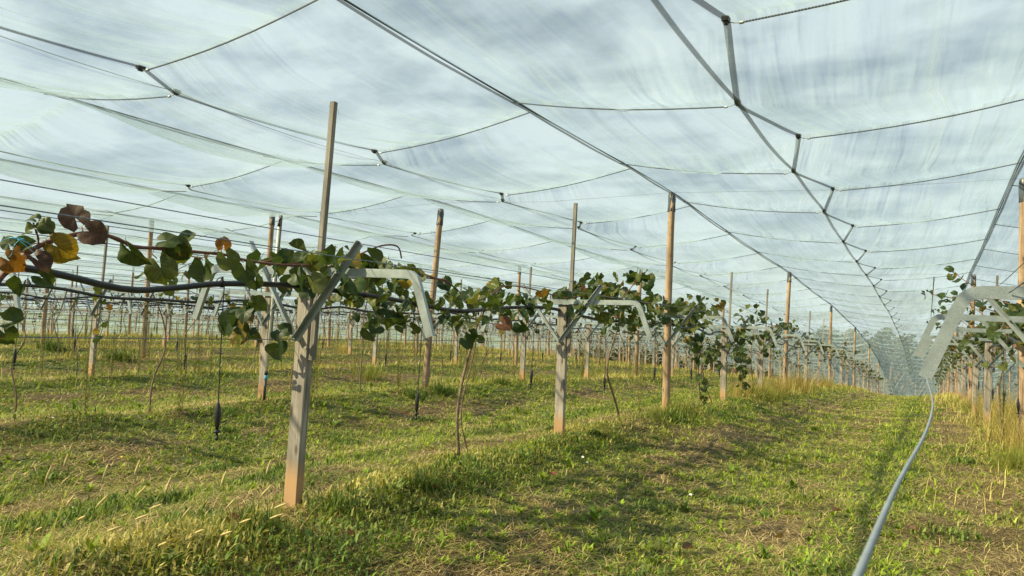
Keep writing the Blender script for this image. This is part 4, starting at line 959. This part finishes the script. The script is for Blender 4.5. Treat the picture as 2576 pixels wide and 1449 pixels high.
# ------------------------------------------------------------------ near wire at the right, tie wires, riser pipe
b = MB(); pts = smooth_path([(-0.06, -0.6, 1.37), (-0.045, 0.0, 1.365), (-0.036, 0.5, 1.357), (-0.027, 0.95, 1.345), (-0.002, 1.6, 1.338), (0.012, 2.4, 1.325), (0.012, 3.1, 1.315), (0.0, 3.8, 1.325), (-0.01, 4.22, 1.345)], 6)
b.tube(pts, 0.0028, 8); o = b.build('edge_wire', M_cablegrey, None, True); tag(o, 'thick grey coated wire running from the near crossarm tip down past the camera', 'wire')
b = MB(); b.tube(smooth_path([(0.33, 4.22, 1.765), (0.42, 4.1, 1.84), (0.50, 3.95, 1.90), (0.60, 3.7, 2.02), (0.68, 3.4, 2.22)], 5), 0.0035, 6); o = b.build('tie_wire', M_wire, None, True)
tag(o, 'thin dark wire rising from the hole in the near right crossarm', 'wire')
# white riser pipe against the first post of the second row
q = PX(664, 1000, ROW_P[2]-0.15); e = empty('riser_pipe', (q.x, q.y, G(q.y, -q.x)), 0, 'white standing water pipe with black fittings beside the second row post', 'pipe')
e.rotation_euler = (0, 0.035, 0)
b = MB(); b.tube([(0, 0, 0.42), (0, 0, 1.6), (0, 0, 2.9)], 0.018, 8); b.build('pipe', M_pvc, e, True)
b = MB(); b.tube([(0, 0, -0.05), (0, 0, 0.36)], 0.02, 8); b.tube([(0, 0, 0.44), (0, 0, 0.50)], 0.028, 8); b.build('fitting', M_black, e, True)
b = MB(); b.tube([(0, 0, 0.36), (0, 0, 0.44)], 0.024, 8); b.build('collar', M_blue, e, True)
b = MB(); b.tube([(0, 0, 2.9), (0, 0, 2.99)], 0.024, 8); b.tube([(0, 0, 2.99), (0.03, 0, 3.05)], 0.016, 6); b.build('valve', M_black, e, True)
def twine(label, px_, p, seed):
    rnd = random.Random(seed); q = PX(*px_, p); e_ = MB()
    for i in range(4):
        pts = [q+Vector((rnd.uniform(-.01, .01), rnd.uniform(-.01, .01), 0))]
        d = Vector((rnd.uniform(-1, 1), rnd.uniform(-1, 1), rnd.uniform(-1.2, 0.8))).normalized()
        for j in range(5): d = (d+Vector((rnd.uniform(-.5, .5), rnd.uniform(-.5, .5), -0.25))).normalized(); pts.append(pts[-1]+d*0.02)
        e_.tube(smooth_path(pts, 3), 0.0014, 4)
    e_.tube([q+Vector((0.03*math.cos(a), 0.03*math.sin(a), 0)) for a in np.linspace(0, 6.28, 9)], 0.0025, 4)
    o = e_.build('twine', M_blue, None, True); tag(o, label, 'twine')
twine('blue twine knotted round the top of the tall lath on the first front post', (838, 268), p1-0.20, 1)
twine('blue twine tied on the wires at the far left edge beside the near cane', (42, 600), p1-0.6, 2)

# ------------------------------------------------------------------ tall grass tufts and weeds
def tuft(name, n, h, spread, cols, wid=0.006, curl=0.7, heads=0, lean=0.7, seed=0, tiltdir=None):
    rg = np.random.default_rng(seed); e = empty(name, (0, 0, -60))
    a = rg.random(n)*6.28; L = h*(0.4+0.6*rg.random(n)); le = lean*rg.random(n); bx = rg.normal(0, spread*0.3, n); by = rg.normal(0, spread*0.3, n)
    D = np.stack([np.cos(a), np.sin(a), 0*a], -1)
    if tiltdir is not None: D = D*0.5+np.array(tiltdir)*0.8
    Wd = np.stack([-np.sin(a), np.cos(a), 0*a], -1); P0 = np.stack([bx, by, 0*a-0.02], -1); K = 4; V = []; pos = P0; c = lerp(cols[0], cols[1], rg.random(n))
    W_ = wid*(0.6+0.6*rg.random(n))[:, None]
    for i in range(K+1):
        w_ = W_*(1-i/K)**0.7 if i < K else W_*0.05
        V.append(pos-Wd*w_/2); V.append(pos+Wd*w_/2)
        an = le+curl*(i/K)*(0.5+rg.random(n)*0.2); pos = pos+(D*np.sin(an)[:, None]+np.array([0, 0, 1])*np.cos(an)[:, None])*(L/K)[:, None]
    V = np.stack(V, 1).reshape(-1, 3); i0 = np.arange(n)[:, None]*(2*(K+1))
    F = np.concatenate([i0+np.array([[2*i, 2*i+1, 2*i+3, 2*i+2]]) for i in range(K)])
    np_mesh('blades', V, [F], M_grass, e, col=np.repeat(c, 2*(K+1), 0))
    if heads:
        hb = MB()
        for i in range(heads):
            q = Vector(V[i*2*(K+1)+2*K]); q0 = Vector(V[i*2*(K+1)+2*K-2]); d = (q-q0).normalized()
            hb.tube([q-d*0.02, q+d*0.01, q+d*0.04, q+d*0.075, q+d*0.10], 1.0, 6, scales=[0.003, 0.008, 0.009, 0.007, 0.003])
        hb.build('seed_head', M_seed, e, True)
    return e
M_seed = plain('grass_seed_head', (0.50, 0.40, 0.16), 0.9, 0.3, 90, 0.8)
GOLD = ((0.26, 0.22, 0.05), (0.56, 0.44, 0.16)); OLV = ((0.12, 0.15, 0.02), (0.30, 0.31, 0.06)); GRN = ((0.04, 0.08, 0.01), (0.15, 0.21, 0.03))
T_gold = tuft('tall_grass_tuft', 420, 0.85, 0.55, GOLD, 0.006, 1.1, 0, 0.7, 1); T_olv = tuft('tall_grass_tuft', 320, 0.6, 0.5, OLV, 0.006, 0.9, 0, 0.8, 2)
T_grn = tuft('leafy_weed', 240, 0.32, 0.35, GRN, 0.016, 0.8, 0, 0.9, 3); T_fox = tuft('foxtail_grass', 26, 0.80, 0.8, ((0.30, 0.34, 0.06), (0.62, 0.56, 0.18)), 0.0045, 0.8, 4, 0.9, 4, (0.75, 0.35, 0))
used = {}
def put_tuft(proto, s, p, sc, label, cat, group, rz=None):
    o = proto if not used.get(proto.name) else copy_tree(proto); used[proto.name if o is proto else proto.name] = True
    o.location = (-p, s, G(s, p)); o.scale = (sc,)*3; o.rotation_euler = (0, 0, random.uniform(0, 6.28) if rz is None else rz); tag(o, label, cat, group)
GT = 'tufts of tall grass along the rows'
def ps_ground(x, y):
    d = fw*FPX+RT*(x-1288)+UP*(724.5-y); t_ = 0.001; q = EYE
    for i in range(4000):
        q = EYE+d*t_; 
        if q.z < G(q.y, -q.x): break
        t_ *= 1.004
    return q.y, -q.x
spots = [(2010, 985, T_gold, 1.15, 'golden arching grass clump beside the aisle beyond the fourth front post'), (1960, 990, T_gold, 0.9, 'golden grass clump at the foot of the second front row pole'), (1900, 1000, T_olv, 0.9, 'olive grass tuft just past the trailing vine shoots'),
  (2070, 975, T_gold, 0.8, 'straw coloured grass clump near the crest of the aisle'), (2130, 975, T_olv, 0.9, 'olive grass tuft at the crest on the left of the aisle'), (1940, 1005, T_olv, 0.8, 'olive grass tuft in front of the golden clump'),
  (2560, 1120, T_gold, 0.95, 'golden grass clump at the right edge, nearest the camera'), (2520, 1075, T_gold, 0.95, 'golden grass clump at the foot of the right edge post'), (2545, 1180, T_olv, 0.55, 'low olive grass tuft at the right edge'), (2480, 1040, T_gold, 0.9, 'golden grass clump under the right row beside its second visible post'),
  (2440, 1005, T_olv, 1.0, 'olive grass tuft where the right row meets the crest'), (2415, 995, T_gold, 0.9, 'far golden grass clump under the right row'), (2570, 1075, T_gold, 1.0, 'tall golden grass clump behind the nearest clump at the right edge'), (2500, 1050, T_olv, 0.9, 'olive grass tuft between the golden clumps on the right'),
  (1710, 1045, T_olv, 0.7, 'olive grass tuft at the foot of the tall front pole'), (1690, 1060, T_grn, 1.1, 'green weed in front of the tall front pole'), (1640, 1055, T_olv, 0.5, 'small olive tuft left of the tall front pole'),
  (1040, 1005, T_grn, 1.0, 'green leafy weed at the foot of the leaning second row pole'), (1110, 990, T_grn, 1.1, 'green leafy weed right of the leaning second row pole'), (1260, 970, T_grn, 1.0, 'green leafy weed left of the third post of the second row'),
  (300, 905, T_grn, 1.6, 'dark green weed left of the third row pole'), (130, 880, T_grn, 1.8, 'dark green weed near the far left pole'), (1060, 1230, T_grn, 0.8, 'broad green weed on the bank between the first post and the thin trunk'), (830, 1290, T_grn, 0.8, 'green weed at the right foot of the first front post'),
  (640, 1330, T_grn, 0.8, 'green thistle-like weed below the first front post'), (930, 955, T_olv, 1.0, 'tall yellowish weed standing behind the aisle of the second row'), (760, 900, T_olv, 1.0, 'yellowish weed beyond the first front post'), (1500, 950, T_olv, 1.2, 'tall yellow-green weed right of the second front post'), (860, 890, T_gold, 0.8, 'dry grass clump far behind the first front post')]
for (x, y, pr, sc, lab) in spots:
    s, p = ps_ground(x, y); put_tuft(pr, s, p, sc*(1.3 if pr is not T_grn else 1.0), lab, 'weed' if pr is T_grn else 'grass tuft', GT)
for i, s_ in enumerate((7.6, 9.6, 11.6, 13.1, 15.2, 17.0, 19.4, 21.5, 24, 27, 30, 34)):
    put_tuft((T_gold, T_gold, T_olv)[i % 3], s_, -1.25+random.uniform(-.25, .3), random.uniform(.75, 1.05), '%s tall grass clump along the foot of the right-hand row' % ordn(i+1), 'grass tuft', GT)
for i, s_ in enumerate((18.6, 20.4, 22.5, 24.2, 26, 28.2, 30.5, 33, 36, 40)):
    put_tuft((T_olv, T_gold, T_gold)[i % 3], s_, 4.2+random.uniform(-.5, .3), random.uniform(.7, 1.1), '%s tall grass clump along the far part of the front row' % ordn(i+1), 'grass tuft', GT)
fx = [(40, 1400, 'bottom left corner'), (120, 1430, 'second from the bottom left corner'), (230, 1380, 'third from the bottom left corner'), (330, 1440, 'below the leaning seed heads'), (450, 1420, 'left of the dark weeds'), (560, 1380, 'rightmost of the foxtails'), (60, 1330, 'topmost of the foxtails on the left')]
for i, (x, y, w_) in enumerate(fx):
    s, p = ps_ground(x, y); put_tuft(T_fox, s, p, 0.8, 'foxtail grass with golden seed heads, %s' % w_, 'grass', 'foxtail grass in the near left corner', rz=random.uniform(-.35, .35))
# small daisies and yellow hawkbits scattered in the sward
M_white = plain('white_petal', (0.75, 0.74, 0.70), 0.7, 0.1); M_yel = plain('yellow_petal', (0.75, 0.50, 0.03), 0.7, 0.1)
def flower(name, mat, r_):
    e = empty(name, (0, 0, -60)); b = MB(); b.tube([(0, 0, 0), (0.01, 0, 0.07), (0.012, 0.004, 0.13)], 0.002, 4); b.build('stalk', M_stem, e)
    b = MB(); pv_ = [(0.012, 0.004, 0.133)]+[(0.012+r_*(1 if i % 2 else .6)*math.cos(i*math.pi/8), 0.004+r_*(1 if i % 2 else .6)*math.sin(i*math.pi/8), 0.136+0.003*(i % 2)) for i in range(16)]
    b.add(pv_, [(0, 1+i, 1+(i+1) % 16) for i in range(16)]); b.build('petals', mat, e); return e
FL = [flower('daisy', M_white, 0.019), flower('hawkbit', M_yel, 0.019)]; uf = [False, False]
for i, (x, y) in enumerate([(1465, 1175), (1475, 1190), (1530, 1190), (1545, 1183), (1900, 1105), (2060, 1390), (1740, 1275), (1715, 1075), (880, 1305), (2360, 1060), (2230, 1030), (300, 1180), (120, 1080), (1030, 1150)]):
    v = i % 3 == 2; o = FL[v] if not uf[v] else copy_tree(FL[v]); uf[v] = True; s, p = ps_ground(x, y); o.location = (-p, s, G(s, p)); o.rotation_euler = (random.uniform(-.4, .4), random.uniform(-.4, .4), random.uniform(0, 6))
    tag(o, 'tiny %s flower in the grass, %s of the scattered blooms' % (('white', 'yellow')[v], ordn(i+1)), 'flower', 'small flowers scattered in the grass')
# fallen vine leaves
for i, (x, y) in enumerate([(1015, 1050), (1450, 1310), (1080, 1245), (1395, 1210), (2110, 1300), (860, 1370), (1720, 1400), (600, 1330), (2300, 1350), (1960, 1370)]):
    s, p = ps_ground(x, y); rnd = random.Random(i); e = leaves_mesh('fallen_leaf', None, [((0, 0, 0), (rnd.uniform(-1, 1), rnd.uniform(-1, 1), 0.1), (rnd.uniform(-.3, .3), rnd.uniform(-.3, .3), 1), 0.085, rnd.choice([(0.16, 0.09, 0.05), (0.26, 0.19, 0.10), (0.18, 0.07, 0.045)]))])
    e.location = (-p, s, G(s, p)+0.05); tag(e, 'dry brown vine leaf fallen on the grass, %s of those lying around' % ordn(i+1), 'leaf', 'fallen leaves on the grass')
# tall feathery weeds between the rows
M_dummy = None
def tall_weed(seed):
    rnd = random.Random(seed); e = empty('tall_weed', (0, 0, -60)); st = MB(); items = []; V = []; 
    lb = MB()
    for k in range(3):
        d = (rnd.uniform(-.12, .12), rnd.uniform(-.12, .12)); h = rnd.uniform(0.7, 1.1); st.tube([(d[0]*.2, d[1]*.2, 0), (d[0]*.6, d[1]*.6, h*.5), (d[0], d[1], h)], 0.003, 4)
        for i in range(110):
            z = rnd.uniform(0.1, 1)*h; a = rnd.uniform(0, 6.28); l = rnd.uniform(0.05, 0.12)*(1.2-0.6*z/h); q = Vector((d[0]*z/h, d[1]*z/h, z)); t_ = Vector((math.cos(a), math.sin(a), rnd.uniform(0.1, 1))).normalized()*l; w_ = Vector((-math.sin(a), math.cos(a), 0))*0.006
            c = rnd.choice([(0.16, 0.20, 0.03, 1), (0.24, 0.24, 0.05, 1), (0.10, 0.15, 0.02, 1), (0.34, 0.27, 0.08, 1)]); lb.add([q-w_*.5, q+w_*.5, q+t_*.6+w_*.6, q+t_, q+t_*.6-w_*.6], [(0, 1, 2, 3, 4)], c)
    st.build('stem', M_stem, e); lb.build('leaves', M_grass, e); return e
TW = tall_weed(5); usedw = False
tw = []
for i in range(190):
    k = random.choice([2, 2, 3, 3, 3, 4, 4, 5, 6, 7, 8]); s = random.uniform(3, 42); tw.append((k, s, ROW_P[k]+random.gauss(0, 0.35)))
tw += [(1, 13.0, 4.6), (1, 9.9, 4.7), (1, 19.0, 4.3), (1, 24.0, 4.2), (0, 13.4, -1.0), (0, 16.4, -1.2), (0, 20.4, -1.0)]
tw.sort(key=lambda q: (q[0], q[1])); wc = {}
for (k, s, p) in tw:
    if math.degrees(math.atan2(p, s)) > 62: continue
    wc[k] = wc.get(k, 0)+1
    o = TW if not usedw else copy_tree(TW); usedw = True
    o.location = (-p, s, G(s, p)); o.rotation_euler = (0, 0, random.uniform(0, 6.28)); o.scale = (random.uniform(.6, 1.1),)*3
    tag(o, '%s tall feathery weed from the near end of %s' % (ordn(wc[k]), rowname(k)), 'weed', 'tall feathery weeds under the trellis rows')

# ------------------------------------------------------------------ tree belt beyond the orchard
def tree(seed, h, w_):
    rg = np.random.default_rng(seed); e = empty('distant_tree', (0, 0, -60)); rnd = random.Random(seed)
    b = MB(); b.tube([(0, 0, -1), (0.1, 0, h*.3), (0, 0.1, h*.7)], 1.0, 7, scales=[0.45, 0.3, 0.1])
    for i in range(6):
        a = rnd.uniform(0, 6.28); z = h*rnd.uniform(.3, .6); b.tube([(0, 0, z), (math.cos(a)*w_*.5, math.sin(a)*w_*.5, z+h*.18)], 0.1, 5)
    b.build('trunk', M_stem, e)
    cl = []; 
    for i in range(26):
        a = rnd.uniform(0, 6.28); zz_ = rnd.uniform(0.12, 1.0); rr = w_*(1-abs(zz_-0.55)*1.3)*rnd.random()**.5; cl.append((math.cos(a)*rr, math.sin(a)*rr, zz_*h*0.94, rnd.uniform(.12, .24)*w_*1.6))
    n = 4200; ci = rg.integers(0, len(cl), n); C = np.array(cl)[ci]; u = rg.normal(size=(n, 3)); u /= np.linalg.norm(u, axis=1)[:, None]; pos = C[:, :3]+u*C[:, 3:4]*(rg.random(n)**.4)[:, None]
    a1 = rg.normal(size=(n, 3)); a2 = rg.normal(size=(n, 3)); a1 /= np.linalg.norm(a1, axis=1)[:, None]; a2 /= np.linalg.norm(a2, axis=1)[:, None]; sz = 0.32
    V = np.stack([pos-a1*sz, pos-a2*sz, pos+a1*sz, pos+a2*sz], 1).reshape(-1, 3); F = np.arange(n*4).reshape(n, 4)
    col = lerp((0.06, 0.07, 0.03), (0.13, 0.14, 0.06), rg.random(n)); np_mesh('crown', V, [F], M_grass, e, col=np.repeat(col, 4, 0)); return e
TP = [tree(1, 22, 6.0), tree(2, 19, 6.5), tree(3, 25, 5.0)]; ut = [False]*3
for i in range(44):
    v = i % 3; o = TP[v] if not ut[v] else copy_tree(TP[v]); ut[v] = True
    p = -22+i*2.1+random.uniform(-1, 1); s = 165+random.uniform(-10, 12)-0.15*abs(p)
    topz = random.uniform(0.6, 3.2)+ (1.5 if i in (8, 14) else 0); hh = (22, 19, 25)[v]
    o.location = (-p, s, topz-hh+1.5); o.rotation_euler = (0, 0, random.uniform(0, 6)); o.scale = (random.uniform(.85, 1.15), random.uniform(.85, 1.15), 1)
    tag(o, 'distant dark green tree, %s from the right in the belt beyond the crest' % ordn(i+1), 'tree', 'distant belt of trees beyond the orchard')
